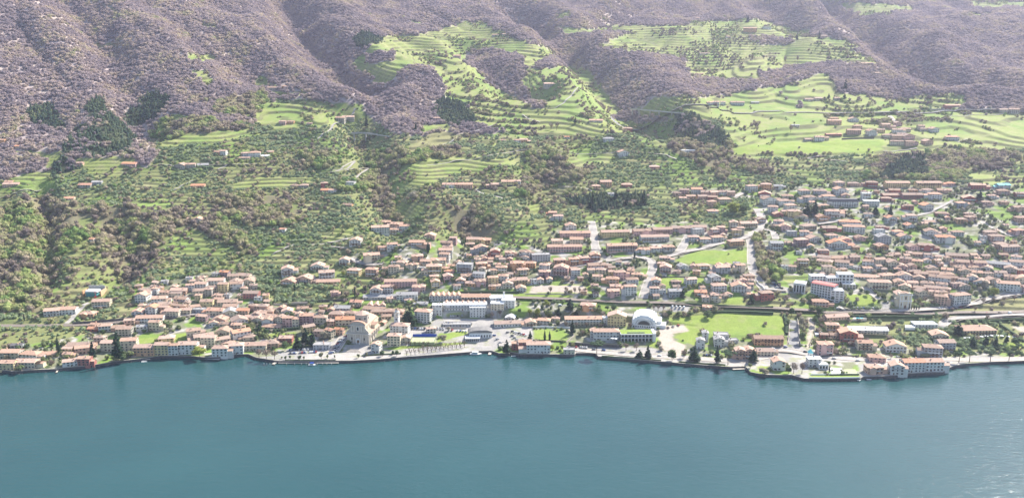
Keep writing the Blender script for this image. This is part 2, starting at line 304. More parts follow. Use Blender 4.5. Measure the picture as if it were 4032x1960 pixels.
# ------------------------------------------------------------------ materials
def mat(name, rgb, rough=0.9, var=0.0, scale=0.3, spec=0.2, rnd=0.0, metal=0.0, bump=0.0, bscale=2.0, dark=0.6):
    m = bpy.data.materials.new(name); m.use_nodes = True; n = m.node_tree; b = n.nodes['Principled BSDF']
    b.inputs['Roughness'].default_value = rough; b.inputs['Specular IOR Level'].default_value = spec; b.inputs['Metallic'].default_value = metal
    col = n.nodes.new('ShaderNodeRGB'); col.outputs[0].default_value = (*rgb, 1); out = col.outputs[0]
    tc = n.nodes.new('ShaderNodeNewGeometry')
    if var > 0:
        nz = n.nodes.new('ShaderNodeTexNoise'); nz.inputs['Scale'].default_value = scale; nz.inputs['Detail'].default_value = 5
        n.links.new(tc.outputs['Position'], nz.inputs['Vector'])
        mp = n.nodes.new('ShaderNodeMapRange'); mp.inputs[1].default_value = 0.3; mp.inputs[2].default_value = 0.7
        mp.inputs[3].default_value = 1 - var; mp.inputs[4].default_value = 1 + var * 0.6
        n.links.new(nz.outputs[0], mp.inputs[0])
        mx = n.nodes.new('ShaderNodeVectorMath'); mx.operation = 'SCALE'
        n.links.new(out, mx.inputs[0]); n.links.new(mp.outputs[0], mx.inputs['Scale']); out = mx.outputs[0]
    if rnd > 0:
        oi = n.nodes.new('ShaderNodeObjectInfo')
        hs = n.nodes.new('ShaderNodeHueSaturation'); m1 = n.nodes.new('ShaderNodeMapRange'); m1.inputs[3].default_value = 1 - rnd; m1.inputs[4].default_value = 1 + rnd * 0.7
        n.links.new(oi.outputs['Random'], m1.inputs[0]); n.links.new(m1.outputs[0], hs.inputs['Value'])
        m2 = n.nodes.new('ShaderNodeMath'); m2.operation = 'MULTIPLY'; m2.inputs[1].default_value = 7.31
        m3 = n.nodes.new('ShaderNodeMath'); m3.operation = 'FRACT'; m4 = n.nodes.new('ShaderNodeMapRange'); m4.inputs[3].default_value = 1 - rnd * 1.2; m4.inputs[4].default_value = 1 + rnd * 0.6
        n.links.new(oi.outputs['Random'], m2.inputs[0]); n.links.new(m2.outputs[0], m3.inputs[0]); n.links.new(m3.outputs[0], m4.inputs[0]); n.links.new(m4.outputs[0], hs.inputs['Saturation'])
        n.links.new(out, hs.inputs['Color']); out = hs.outputs[0]
    n.links.new(out, b.inputs['Base Color'])
    if bump > 0:
        nb = n.nodes.new('ShaderNodeTexNoise'); nb.inputs['Scale'].default_value = bscale; nb.inputs['Detail'].default_value = 3
        n.links.new(tc.outputs['Position'], nb.inputs['Vector'])
        bp = n.nodes.new('ShaderNodeBump'); bp.inputs['Strength'].default_value = bump; bp.inputs['Distance'].default_value = 0.3
        n.links.new(nb.outputs[0], bp.inputs['Height']); n.links.new(bp.outputs[0], b.inputs['Normal'])
    return m
WALLC = {'w': (0.62, 0.61, 0.57), 'c': (0.62, 0.54, 0.40), 'y': (0.64, 0.52, 0.28), 'p': (0.62, 0.40, 0.36), 'o': (0.62, 0.36, 0.20), 'r': (0.40, 0.15, 0.12),
         't': (0.42, 0.38, 0.32), 'g': (0.40, 0.41, 0.42), 's': (0.58, 0.38, 0.28), 'm': (0.36, 0.25, 0.25)}
ROOFC = {'a': (0.51, 0.335, 0.245), 'r': (0.56, 0.29, 0.18), 'b': (0.38, 0.265, 0.20), 'g': (0.34, 0.33, 0.32), 'w': (0.80, 0.80, 0.79), 'k': (0.16, 0.15, 0.15), 't': (0.25, 0.62, 0.62)}
WM = {k: mat('stucco_' + k, c, 0.95, 0.12, 0.25, 0.1, 0.06) for k, c in WALLC.items()}
RM = {k: mat('roof_' + k, c, 0.9, 0.22, 0.6, 0.15, 0.13 if k in 'arb' else 0.04) for k, c in ROOFC.items()}
M_glass = mat('window_glass', (0.03, 0.04, 0.05), 0.15, spec=0.5)
M_shut = [mat('shutter_brown', (0.16, 0.09, 0.06)), mat('shutter_green', (0.06, 0.13, 0.09)), mat('shutter_grey', (0.25, 0.25, 0.25))]
M_stone = mat('quay_stone', (0.11, 0.105, 0.10), 0.9, 0.35, 0.8, bump=0.6, bscale=1.5)
M_pale = mat('pale_stone', (0.50, 0.44, 0.37), 0.9, 0.18, 0.4)
M_white = mat('white_paint', (0.70, 0.70, 0.68), 0.7, 0.05, 0.3)
M_grey = mat('concrete', (0.42, 0.41, 0.39), 0.9, 0.15, 0.4)
M_asph = mat('asphalt', (0.25, 0.245, 0.24), 0.9, 0.15, 0.3)
M_path = mat('pale_path', (0.38, 0.35, 0.315), 0.95, 0.2, 0.3)
M_ballast = mat('railway_ballast', (0.24, 0.20, 0.17), 0.95, 0.25, 0.8)
M_steel = mat('rail_steel', (0.22, 0.19, 0.17), 0.5, metal=0.6)
M_dark = mat('dark_opening', (0.03, 0.03, 0.035), 0.9)
M_wood = mat('timber', (0.20, 0.13, 0.08), 0.9, 0.2, 1)
M_turq = mat('turquoise_sheet', (0.22, 0.66, 0.66), 0.5)
M_red = mat('red_paint', (0.55, 0.06, 0.05), 0.5)
M_blue = mat('blue_paint', (0.03, 0.08, 0.42), 0.6)
M_pool = mat('pool_water', (0.08, 0.55, 0.65), 0.1, spec=0.5)
M_moss = mat('green_roof', (0.22, 0.30, 0.06), 0.95, 0.3, 0.5)
M_court = mat('court_turf', (0.42, 0.46, 0.24), 0.95, 0.15, 0.5)
M_vault = mat('red_vault', (0.58, 0.20, 0.17), 0.8, 0.1, 0.3)
M_bark = mat('bark', (0.15, 0.11, 0.08), 0.95, 0.2, 1)

class MB:
    def __init__(s): s.v = []; s.f = []; s.m = []
    def poly(s, P, m=0):
        n = len(s.v); s.v.extend([tuple(p) for p in P]); s.f.append(tuple(range(n, n + len(P)))); s.m.append(m)
    def box(s, x0, x1, y0, y1, z0, z1, m=0, T=None):
        n = len(s.v); c = [(x, y, z) for z in (z0, z1) for y in (y0, y1) for x in (x0, x1)]
        if T: c = [T(p) for p in c]
        s.v.extend(c)
        for f in ((0, 2, 3, 1), (4, 5, 7, 6), (0, 1, 5, 4), (2, 6, 7, 3), (0, 4, 6, 2), (1, 3, 7, 5)):
            s.f.append(tuple(n + i for i in f)); s.m.append(m)
    def prism(s, prof, y0, y1, m=0, axis='y'):
        """profile polygon (u, z) extruded along y (or x)"""
        n = len(s.v); k = len(prof)
        for y in (y0, y1):
            for u, z in prof: s.v.append((u, y, z) if axis == 'y' else (y, u, z))
        fl = axis == 'x'
        for i in range(k):
            j = (i + 1) % k; q = (n + i, n + j, n + k + j, n + k + i); s.f.append(q[::-1] if fl else q); s.m.append(m)
        a = tuple(range(n, n + k)); b = tuple(range(n + 2 * k - 1, n + k - 1, -1))
        s.f.append(a[::-1] if not fl else a); s.f.append(b[::-1] if not fl else b); s.m += [m, m]
    def cyl(s, x, y, z0, z1, r0, r1=None, n=10, m=0, cap=True):
        r1 = r0 if r1 is None else r1; o = len(s.v)
        for z, r in ((z0, r0), (z1, r1)):
            for i in range(n): a = 2 * pi * (i + 0.5) / n; s.v.append((x + r * cos(a), y + r * sin(a), z))
        for i in range(n): j = (i + 1) % n; s.f.append((o + i, o + j, o + n + j, o + n + i)); s.m.append(m)
        if cap: s.f.append(tuple(o + n + i for i in range(n))); s.m.append(m)
    def tube(s, a, b, r0, r1, n=5, m=0):
        a = np.array(a, float); b = np.array(b, float); d = b - a; L = np.linalg.norm(d); d /= max(L, 1e-6)
        u = np.cross(d, (0, 0, 1.0) if abs(d[2]) < 0.9 else (1.0, 0, 0)); u /= np.linalg.norm(u); w_ = np.cross(d, u); o = len(s.v)
        for p, r in ((a, r0), (b, r1)):
            for i in range(n): t = 2 * pi * i / n; s.v.append(tuple(p + r * (cos(t) * u + sin(t) * w_)))
        for i in range(n): j = (i + 1) % n; s.f.append((o + i, o + n + i, o + n + j, o + j)); s.m.append(m)
    def mesh(s, name, mats):
        me = bpy.data.meshes.new(name); me.from_pydata(s.v, [], s.f)
        for q in mats: me.materials.append(q)
        me.polygons.foreach_set('material_index', s.m); me.update(); return me
    def build(s, name, mats, parent=None, kind=None):
        if not isinstance(mats, (list, tuple)): mats = [mats]
        return link(name, s.mesh(name, mats), parent, kind)
def link(name, data, parent=None, kind=None, loc=None, rz=None):
    o = bpy.data.objects.new(name, data); COL.objects.link(o)
    if parent: o.parent = parent
    if kind: o['kind'] = kind
    if loc is not None: o.location = loc
    if rz is not None: o.rotation_euler = (0, 0, rz)
    return o
THINGS = []      # (object, attribute phrase, photo pixel) labelled at the end so that every label is different
def thing(name, cat, loc, rz=0, label=None, group=None, data=None, desc=None, at=None, noun=None):
    o = bpy.data.objects.new(name, data); COL.objects.link(o); o.location = loc; o.rotation_euler = (0, 0, rz); o['category'] = cat
    if label: o['label'] = label
    if group: o['group'] = group
    if desc: THINGS.append((o, desc, at))
    return o
def proj(X, Y, Z):
    z = Y * CP - (Z - CAMH) * SP
    return (2016 + FPX * X / z, 980 - FPX * (Y * SP + (Z - CAMH) * CP) / z)

# ------------------------------------------------------------------ ground sheet
def terrain_mesh():
    nS, nR = Hg.shape
    co = np.stack([Xg, Yg, Hg], -1)
    apron = co[:, :1].copy(); apron[..., 2] = -4.0
    back = co[:, -1:].copy(); back[..., 0] *= 1.12; back[..., 1] *= 1.12; back[..., 2] += 120
    co = np.concatenate([apron, co, back], 1)
    nR += 2
    C = np.zeros(Xg.shape + (3,))
    base = {0: (0.20, 0.215, 0.085), 1: (0.37, 0.305, 0.285), 2: (0.24, 0.28, 0.085), 3: (0.06, 0.07, 0.04), 4: (0.19, 0.17, 0.10), 5: (0.20, 0.205, 0.125), 6: (0.375, 0.35, 0.32),
            7: (0.23, 0.295, 0.065), 8: (0.46, 0.39, 0.32), 9: (0.24, 0.23, 0.105)}
    n1 = fbm(Xg / 28, Yg / 28, 4, 101); n2 = fbm(Xg / 7, Yg / 7, 3, 131); n3 = fbm(Xg / 60, Yg / 60, 3, 151)
    for k, c in base.items():
        m = CLS == k; C[m] = c
    dry = np.array((0.31, 0.29, 0.15)); grn = np.array((0.14, 0.25, 0.05))
    def mix(m, col, t): C[m] = C[m] * (1 - t[m][:, None]) + np.array(col) * t[m][:, None]
    m = CLS == 0; mix(m, dry, smooth(0.5, 0.72, n1) * 0.65); mix(m, (0.15, 0.24, 0.045), smooth(0.5, 0.75, n3) * 0.8)
    m = CLS == 2; mix(m, dry, smooth(0.46, 0.7, n2) * 0.6); mix(m, grn, smooth(0.5, 0.7, n3) * 0.5)
    m = CLS == 7; mix(m, dry, smooth(0.55, 0.8, n2) * 0.35); mix(m, grn, smooth(0.5, 0.8, n1) * 0.4)
    m = CLS == 1; mix(m, (0.42, 0.35, 0.28), smooth(0.5, 0.8, n1) * 0.5)
    m = CLS == 5; mix(m, (0.42, 0.39, 0.35), smooth(0.56, 0.66, n2)); mix(m, (0.18, 0.26, 0.06), smooth(0.56, 0.64, fbm(Xg / 14, Yg / 14, 2, 171)))
    m = CLS == 6; mix(m, (0.28, 0.27, 0.255), smooth(0.48, 0.62, n1) * 0.85); mix(m, (0.26, 0.27, 0.14), smooth(0.62, 0.72, n2) * 0.7)
    m = CLS == 4; mix(m, (0.16, 0.20, 0.06), smooth(0.5, 0.65, n1) * 0.8)
    C = gsmooth(C.reshape(C.shape[0], -1), 3, 0).reshape(C.shape)
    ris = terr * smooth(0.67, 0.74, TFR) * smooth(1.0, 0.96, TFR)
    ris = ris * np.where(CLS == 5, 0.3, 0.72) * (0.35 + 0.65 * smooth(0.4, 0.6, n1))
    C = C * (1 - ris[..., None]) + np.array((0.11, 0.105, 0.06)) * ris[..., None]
    C *= (0.88 + 0.24 * fbm(Xg / 3.2, Yg / 3.2, 2, 191))[..., None]
    C = np.concatenate([np.full_like(C[:, :1], 0.12), C, C[:, -1:]], 1)
    nv = nS * nR
    idx = np.arange(nv).reshape(nS, nR)
    q = np.stack([idx[:-1, :-1], idx[1:, :-1], idx[1:, 1:], idx[:-1, 1:]], -1).reshape(-1, 4)
    me = bpy.data.meshes.new('ground'); me.vertices.add(nv); me.vertices.foreach_set('co', co.reshape(-1).astype(np.float32))
    me.loops.add(q.size); me.loops.foreach_set('vertex_index', q.reshape(-1).astype(np.int32))
    me.polygons.add(len(q)); me.polygons.foreach_set('loop_start', np.arange(0, q.size, 4, dtype=np.int32))
    me.update(calc_edges=True)
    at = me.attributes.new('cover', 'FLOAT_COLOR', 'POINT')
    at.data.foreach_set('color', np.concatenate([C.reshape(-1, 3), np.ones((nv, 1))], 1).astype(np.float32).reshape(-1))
    m = bpy.data.materials.new('ground_cover'); m.use_nodes = True; n = m.node_tree; b = n.nodes['Principled BSDF']
    a = n.nodes.new('ShaderNodeAttribute'); a.attribute_name = 'cover'
    g = n.nodes.new('ShaderNodeNewGeometry'); nz = n.nodes.new('ShaderNodeTexNoise'); nz.inputs['Scale'].default_value = 0.8; nz.inputs['Detail'].default_value = 4
    n.links.new(g.outputs['Position'], nz.inputs['Vector'])
    mp = n.nodes.new('ShaderNodeMapRange'); mp.inputs[1].default_value = 0.3; mp.inputs[2].default_value = 0.7; mp.inputs[3].default_value = 0.82; mp.inputs[4].default_value = 1.15
    n.links.new(nz.outputs[0], mp.inputs[0]); sc = n.nodes.new('ShaderNodeVectorMath'); sc.operation = 'SCALE'
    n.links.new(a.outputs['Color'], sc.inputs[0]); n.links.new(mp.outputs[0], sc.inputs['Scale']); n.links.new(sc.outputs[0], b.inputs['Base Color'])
    b.inputs['Roughness'].default_value = 0.95; b.inputs['Specular IOR Level'].default_value = 0.1
    me.materials.append(m)
    o = link('ground', me, kind='structure'); return o
terrain_mesh()

# ------------------------------------------------------------------ lake
def lake():
    mb = MB(); mb.poly([(-3500, -900, 0), (3500, -900, 0), (3500, 1400, 0), (-3500, 1400, 0)])
    m = bpy.data.materials.new('lake_water'); m.use_nodes = True; n = m.node_tree; b = n.nodes['Principled BSDF']
    b.inputs['Base Color'].default_value = (0.016, 0.068, 0.078, 1); b.inputs['Roughness'].default_value = 0.12; b.inputs['IOR'].default_value = 1.333
    g = n.nodes.new('ShaderNodeNewGeometry')
    prev = None
    for sc, dist, st in ((0.9, 0.16, 1.0), (0.22, 0.35, 1.0), (0.05, 0.5, 0.6)):
        mp = n.nodes.new('ShaderNodeMapping'); mp.inputs['Rotation'].default_value = (0, 0, 0.5); mp.inputs['Scale'].default_value = (0.55, 1.2, 1)
        n.links.new(g.outputs['Position'], mp.inputs['Vector'])
        nz = n.nodes.new('ShaderNodeTexNoise'); nz.inputs['Scale'].default_value = sc; nz.inputs['Detail'].default_value = 4; nz.inputs['Roughness'].default_value = 0.6
        n.links.new(mp.outputs[0], nz.inputs['Vector'])
        bp = n.nodes.new('ShaderNodeBump'); bp.inputs['Distance'].default_value = dist; bp.inputs['Strength'].default_value = st
        n.links.new(nz.outputs[0], bp.inputs['Height'])
        if prev: n.links.new(prev.outputs[0], bp.inputs['Normal'])
        prev = bp
    n.links.new(prev.outputs[0], b.inputs['Normal'])
    # slow patches of clearer and milkier water
    nz = n.nodes.new('ShaderNodeTexNoise'); nz.inputs['Scale'].default_value = 0.006; nz.inputs['Detail'].default_value = 4
    n.links.new(g.outputs['Position'], nz.inputs['Vector'])
    cr = n.nodes.new('ShaderNodeValToRGB'); cr.color_ramp.elements[0].position = 0.3; cr.color_ramp.elements[1].position = 0.7
    cr.color_ramp.elements[0].color = (0.015, 0.057, 0.060, 1); cr.color_ramp.elements[1].color = (0.021, 0.071, 0.073, 1)
    n.links.new(nz.outputs[0], cr.inputs[0]); n.links.new(cr.outputs[0], b.inputs['Base Color'])
    mb.build('lake', m, kind='structure')
lake()
# quay wall along the shore: coursed stone face with a pale coping
def quay():
    mb = MB(); cp = MB()
    P = [(s * Y, Y) for s, Y in zip(sh_s, sh_Y) if S0 < s < S1]
    Q = []
    for (x0, y0), (x1, y1) in zip(P[:-1], P[1:]):
        L = math.hypot(x1 - x0, y1 - y0); n = max(1, int(L / 6))
        Q += [(x0 + (x1 - x0) * i / n, y0 + (y1 - y0) * i / n) for i in range(n)]
    Q.append(P[-1])
    for (x0, y0), (x1, y1) in zip(Q[:-1], Q[1:]):
        z = QUAY
        mb.poly([(x0, y0 - 0.6, -1), (x1, y1 - 0.6, -1), (x1, y1 - 0.25, z), (x0, y0 - 0.25, z)])
        mb.poly([(x0, y0 - 0.25, z), (x1, y1 - 0.25, z), (x1, y1 + 0.9, z + .03), (x0, y0 + 0.9, z + .03)])
        for a, b in (((x0, y0), (x1, y1)),):
            cp.poly([(x0, y0 - 0.35, z - .02), (x1, y1 - 0.35, z - .02), (x1, y1 - 0.35, z + .22), (x0, y0 - 0.35, z + .22)])
            cp.poly([(x0, y0 - 0.35, z + .22), (x1, y1 - 0.35, z + .22), (x1, y1 + 0.25, z + .22), (x0, y0 + 0.25, z + .22)])
            cp.poly([(x1, y1 + 0.25, z + .22), (x1, y1 + 0.25, z - .2), (x0, y0 + 0.25, z - .2), (x0, y0 + 0.25, z + .22)])
    o = mb.build('quay_wall', M_stone, kind='structure'); cp.build('coping', M_pale, o)
    # boulders at the foot, too many to count
    rk = MB(); r = random.Random(5)
    for (x0, y0), (x1, y1) in zip(Q[:-1], Q[1:]):
        if fbm(np.array([x0 / 60]), np.array([0.0]), 2, 3)[0] < 0.5: continue
        for i in range(3):
            t = r.random(); x = x0 + (x1 - x0) * t; y = y0 + (y1 - y0) * t - 0.8 - r.random() * 1.2; s = 0.4 + r.random() * 0.6
            o0 = len(rk.v)
            for dx, dy, dz in ((1, 0, 0), (0, 1, 0), (-1, 0, 0), (0, -1, 0), (0, 0, 1), (0, 0, -1)):
                rk.v.append((x + dx * s * (0.7 + r.random() * .5), y + dy * s * (0.7 + r.random() * .5), dz * s * 0.9))
            for f in ((0, 1, 4), (1, 2, 4), (2, 3, 4), (3, 0, 4), (1, 0, 5), (2, 1, 5), (3, 2, 5), (0, 3, 5)): rk.f.append(tuple(o0 + i for i in f)); rk.m.append(0)
    rk.build('shore_boulders', M_stone, kind='stuff')
quay()

# ------------------------------------------------------------------ roads and railway, draped on the ground
BLOCK = np.zeros(Xg.shape, bool)
def block(X, Y, r):
    fi, fk = cell(np.array([X / Y]), np.array([Y])); i, k = int(fi[0]), int(fk[0])
    dx = (S1 - S0) / NS * Y; dy = Y * math.log(RATIO) / NR
    a, b = int(r / dx) + 1, int(r / dy) + 1
    sl = (slice(max(i - a, 0), i + a + 1), slice(max(k - b, 0), k + b + 1))
    BLOCK[sl] |= np.hypot(Xg[sl] - X, Yg[sl] - Y) < r
def smooth_line(P, step=5.0):
    P = np.array(P, float); out = []
    for i in range(len(P) - 1):
        p0, p1, p2, p3 = P[max(i - 1, 0)], P[i], P[i + 1], P[min(i + 2, len(P) - 1)]
        n = max(2, int(np.linalg.norm(p2 - p1) / step))
        for t in np.linspace(0, 1, n, endpoint=False):
            out.append(0.5 * ((2 * p1) + (-p0 + p2) * t + (2 * p0 - 5 * p1 + 4 * p2 - p3) * t * t + (-p0 + 3 * p1 - 3 * p2 + p3) * t ** 3))
    out.append(P[-1]); return np.array(out)
def ribbon(mb, L, off0, off1, dz, m=0, z=None):
    T = np.gradient(L, axis=0); T /= np.linalg.norm(T, axis=1)[:, None] + 1e-9; N = np.stack([-T[:, 1], T[:, 0]], 1)
    a = L + N * off0; b = L + N * off1
    if z is None: z = hgt(L[:, 0], L[:, 1]); z = np.maximum(z, np.maximum(hgt(a[:, 0], a[:, 1]), hgt(b[:, 0], b[:, 1])) - 0.3)
    for i in range(len(L) - 1):
        mb.poly([(*a[i], z[i] + dz), (*a[i + 1], z[i + 1] + dz), (*b[i + 1], z[i + 1] + dz), (*b[i], z[i] + dz)][::-1] if off1 > off0 else
                [(*a[i], z[i] + dz), (*a[i + 1], z[i + 1] + dz), (*b[i + 1], z[i + 1] + dz), (*b[i], z[i] + dz)], m)
    return z
ROADS = [
 ('lakeside_road', 'C', '560 905 900 945 1250 975 1700 1000 2200 1030 2450 1000 2560 960', 8, M_path), ('lakeside_road', 'D', '-10 920 150 925 320 935 480 965 640 985 900 1010 1300 1025 1620 1015 1850 1010 2000 1020 2300 1020 2576 1010 2800 1000', 8, M_path),
 ('village_street', 'C', '1305 428 1330 340 1370 230 1395 150 1395 80 1330 40 1200 20', 6.5, M_asph), ('village_street', 'G', '0 842 110 815 260 785 390 745', 6, M_asph),
 ('village_street', 'G', '480 725 590 692 650 655 685 600 670 550 640 500', 7, M_path), ('village_street', 'G', '585 700 600 770 602 880 615 960 660 1040 700 1100', 6.5, M_path),
 ('village_street', 'G', '470 425 540 385', 5, M_path), ('village_street', 'G', '150 690 120 750 80 810', 7, M_path), ('village_street', 'F', '1888 590 1905 660 1915 740 1925 800', 6.5, M_path),
 ('village_street', 'G', '690 655 750 665 780 720', 5, M_path), ('village_street', 'G', '1800 550 1900 525 2060 440', 4.5, M_path), ('village_street', 'G', '1080 610 1160 600 1250 580', 5, M_path),
 ('village_street', 'G', '2270 590 2330 630 2500 700', 5, M_asph), ('village_street', 'B', '930 45 1010 80 1100 100 1250 108', 5.5, M_path), ('village_street', 'C', '580 135 700 110 850 80 1050 55 1200 35', 5, M_asph),
 ('village_street', 'D', '780 520 900 545 1100 548 1500 540 1800 520 2050 480 2300 425 2576 375 2900 330', 6, M_path), ('village_street', 'D', '1770 720 1800 670 1900 635 2200 605 2576 585 2900 570', 7, M_asph),
 ('village_street', 'D', '1030 320 1100 380 1180 440', 5, M_asph), ('village_street', 'D', '0 230 60 310 100 350 280 350', 5, M_asph), ('street_ramp', 'D', '345 640 350 760 345 880', 9, M_asph),
 ('village_street', 'C', '640 540 560 600', 5, M_path), ('village_street', 'B', '760 950 830 860 880 790', 7, M_asph), ('village_street', 'C', '-90 880 60 870 200 850', 9, M_path),
 ('village_street', 'A', '640 670 700 620 780 530 860 470', 4.5, M_path), ('village_street', 'A', '1590 615 1800 590 2000 570', 6, M_asph),
 ('hill_road', 'J', '-420 852 0 830 500 822 1000 815 1600 818 2000 805 2350 802 2700 800', 9, M_asph), ('farm_track', 'J', '1600 840 1650 890', 6, M_path), ('farm_track', 'J', '1700 862 1890 858 2300 835 2450 820', 4, M_asph),
 ('farm_track', 'J', '1000 1145 1150 1135 1280 1128', 4, M_path), ('farm_track', 'J', '1000 1145 1150 1160 1300 1168', 4, M_path), ('farm_track', 'J', '2090 1030 2200 1005', 4, M_path), ('farm_track', 'J', '1560 1100 1800 1075', 4, M_path),
 ('farm_track', 'I', '0 945 60 890 150 850 180 790', 3.5, M_path), ('farm_track', 'I', '0 1235 120 1225 180 1175', 3.5, M_path), ('farm_track', 'I', '120 1235 270 1220', 3.5, M_path),
 ('farm_track', 'I', '590 1130 900 1010', 3.5, M_path), ('farm_track', 'I', '700 1200 900 1170 1150 1130 1400 1090 1640 1095 2080 1105', 3.5, M_path), ('farm_track', 'I', '1020 960 1110 930 1200 905', 4, M_path),
 ('farm_track', 'I', '1560 790 1700 740 1860 670', 3, M_path), ('farm_track', 'I', '1390 830 1520 885', 3, M_path), ('farm_track', 'I', '2300 1110 2440 1130 2510 1160', 4, M_path),
 ('farm_track', 'H', '2300 1010 2380 950 2460 890 2570 820', 3.5, M_path), ('farm_track', 'H', '1580 1230 1650 1190', 3.5, M_path), ('farm_track', 'H', '1870 1190 1150 1190', 3, M_path),
 ('farm_track', 'F', '0 235 60 225 180 155', 3.5, M_path), ('farm_track', 'F', '170 300 220 250 280 212', 4, M_path), ('farm_track', 'F', '0 755 80 735 130 720', 4, M_path), ('farm_track', 'F', '0 775 130 785', 3.5, M_path),
 ('farm_track', 'F', '1060 360 1130 395 1250 435', 4, M_path), ('farm_track', 'F', '1680 340 1900 375', 3.5, M_path), ('farm_track', 'E', '1260 370 1350 320 1440 290', 3, M_path), ('farm_track', 'E', '1980 830 2060 790 2130 760', 3.5, M_path),
 ('farm_track', 'E', '-100 430 100 400 300 375', 4, M_asph), ('farm_track', 'E', '1100 510 1300 545 1400 550', 3, M_path), ('farm_track', 'H', '2040 1060 2200 1030 2310 990', 3, M_path), ('farm_track', 'E', '2240 760 2400 740 2560 710', 3.5, M_path)]
for nm, c, s, wd, m in ROADS:
    L = smooth_line([(p[0], p[1]) for p in hits(pts(c, s))], 4.0); wd = wd * (1.35 if nm == 'village_street' else 1.1)
    if nm in ('village_street', 'farm_track'): m = M_path
    mb = MB(); ribbon(mb, L, -wd / 2, wd / 2, 0.28)
    mb.build(nm, m, kind='structure')
    if wd >= 6.5:
        k = MB(); z = ribbon(k, L, -wd / 2 - 1.4, -wd / 2 + 0.02, 0.42); ribbon(k, L, wd / 2 - 0.02, wd / 2 + 1.4, 0.42); k.build('pavement', M_pale, kind='structure')
    for p in L: block(p[0], p[1], wd / 2 + 1.5)
RL = smooth_line([p[:2] for p in hits(pts('C', '-500 400 -200 415 380 440 800 450 1200 468 1700 492 2200 515 2576 530')) + hits(pts('D', '400 553 1000 572 1700 578 2200 568 2576 556 2900 545'))], 5)
RLa = smooth_line([p[:2] for p in hits(pts('A', '-200 690 400 690 850 680 1300 642 1600 616 1950 578')) ], 5)
for L in (RL, RLa):
    mb = MB(); z = ribbon(mb, L, -4.5, 4.5, 0.35); mb.build('railway_bed', M_ballast, kind='structure')
    mb = MB()
    for o_ in (-2.7, -1.2, 1.2, 2.7): ribbon(mb, L, o_ - 0.12, o_ + 0.12, 0.50, z=z)
    mb.build('rails', M_steel, kind='structure')
    for p in L: block(p[0], p[1], 6.5)
# ------------------------------------------------------------------ houses
CN = {'w': 'white', 'c': 'cream', 'y': 'yellow', 'p': 'pink', 'o': 'orange', 'r': 'dark red', 't': 'stone', 'g': 'grey', 's': 'salmon', 'm': 'mauve brown'}
RN = {'a': 'terracotta', 'r': 'bright orange', 'b': 'weathered brown', 'g': 'grey', 'w': 'white', 'k': 'dark', 't': 'turquoise'}
TN = {'G': 'gabled', 'T': 'front-gabled', 'H': 'hipped', 'F': 'flat', 'S': 'saw-tooth', 'M': 'mansard'}
NW = ['', 'one', 'two', 'three', 'four', 'five', 'six']
def roof_mb(rt, W, D, h, p=0.36, o=0.6):
    mb = MB()
    if rt == 'G':
        a = D / 2; z = h - o * p
        mb.prism([(-a - o, z), (0, h + a * p), (a + o, z), (a + o, z + .3), (0, h + a * p + .34), (-a - o, z + .3)][::-1], -W / 2 - .4, W / 2 + .4, axis='x')
    elif rt == 'T':
        a = W / 2; z = h - o * p
        mb.prism([(-a - o, z), (0, h + a * p), (a + o, z), (a + o, z + .3), (0, h + a * p + .34), (-a - o, z + .3)][::-1], -D / 2 - .8, D / 2 + .4)
    elif rt in 'HM':
        x, y = W / 2 + o, D / 2 + o; m_ = min(x, y); r = m_ * p; z = h - .05
        if rt == 'M': r = 3.2; m_ = 2.2
        rx, ry = max(x - m_, 0.05), max(y - m_, 0.05)
        E = [(-x, -y, z), (x, -y, z), (x, y, z), (-x, y, z)]; E2 = [(q[0], q[1], z + .3) for q in E]
        T = [(-rx, -ry, z + .3 + r), (rx, -ry, z + .3 + r), (rx, ry, z + .3 + r), (-rx, ry, z + .3 + r)]
        mb.poly(E[::-1])
        for i in range(4): j = (i + 1) % 4; mb.poly([E[i], E[j], E2[j], E2[i]]); mb.poly([E2[i], E2[j], T[j], T[i]])
        mb.poly(T)
    elif rt == 'S':
        n = max(3, int(W / 6)); dx = W / n
        for i in range(n):
            x0 = -W / 2 + i * dx
            mb.prism([(x0, h), (x0 + dx, h), (x0 + dx * .55, h + 2.4)], -D / 2 - .2, D / 2 + .2)
    else:
        x, y = W / 2 + .25, D / 2 + .25
        mb.box(-x, x, -y, y, h, h + .3)
        for (a, b, c, d) in ((-x, x, -y, -y + .3), (-x, x, y - .3, y), (-x, -x + .3, -y + .3, y - .3), (x - .3, x, -y + .3, y - .3)): mb.box(a, b, c, d, h + .3, h + .75)
    return mb
def wall_mb(rt, W, D, h, p=0.36, deep=4.0):
    mb = MB()
    if rt == 'G':
        a = D / 2; mb.prism([(-a, -deep), (a, -deep), (a, h), (0, h + a * p), (-a, h)], -W / 2, W / 2, axis='x')
    elif rt == 'T':
        a = W / 2; mb.prism([(-a, -deep), (a, -deep), (a, h), (0, h + a * p), (-a, h)], -D / 2, D / 2)
    else: mb.box(-W / 2, W / 2, -D / 2, D / 2, -deep, h)
    return mb
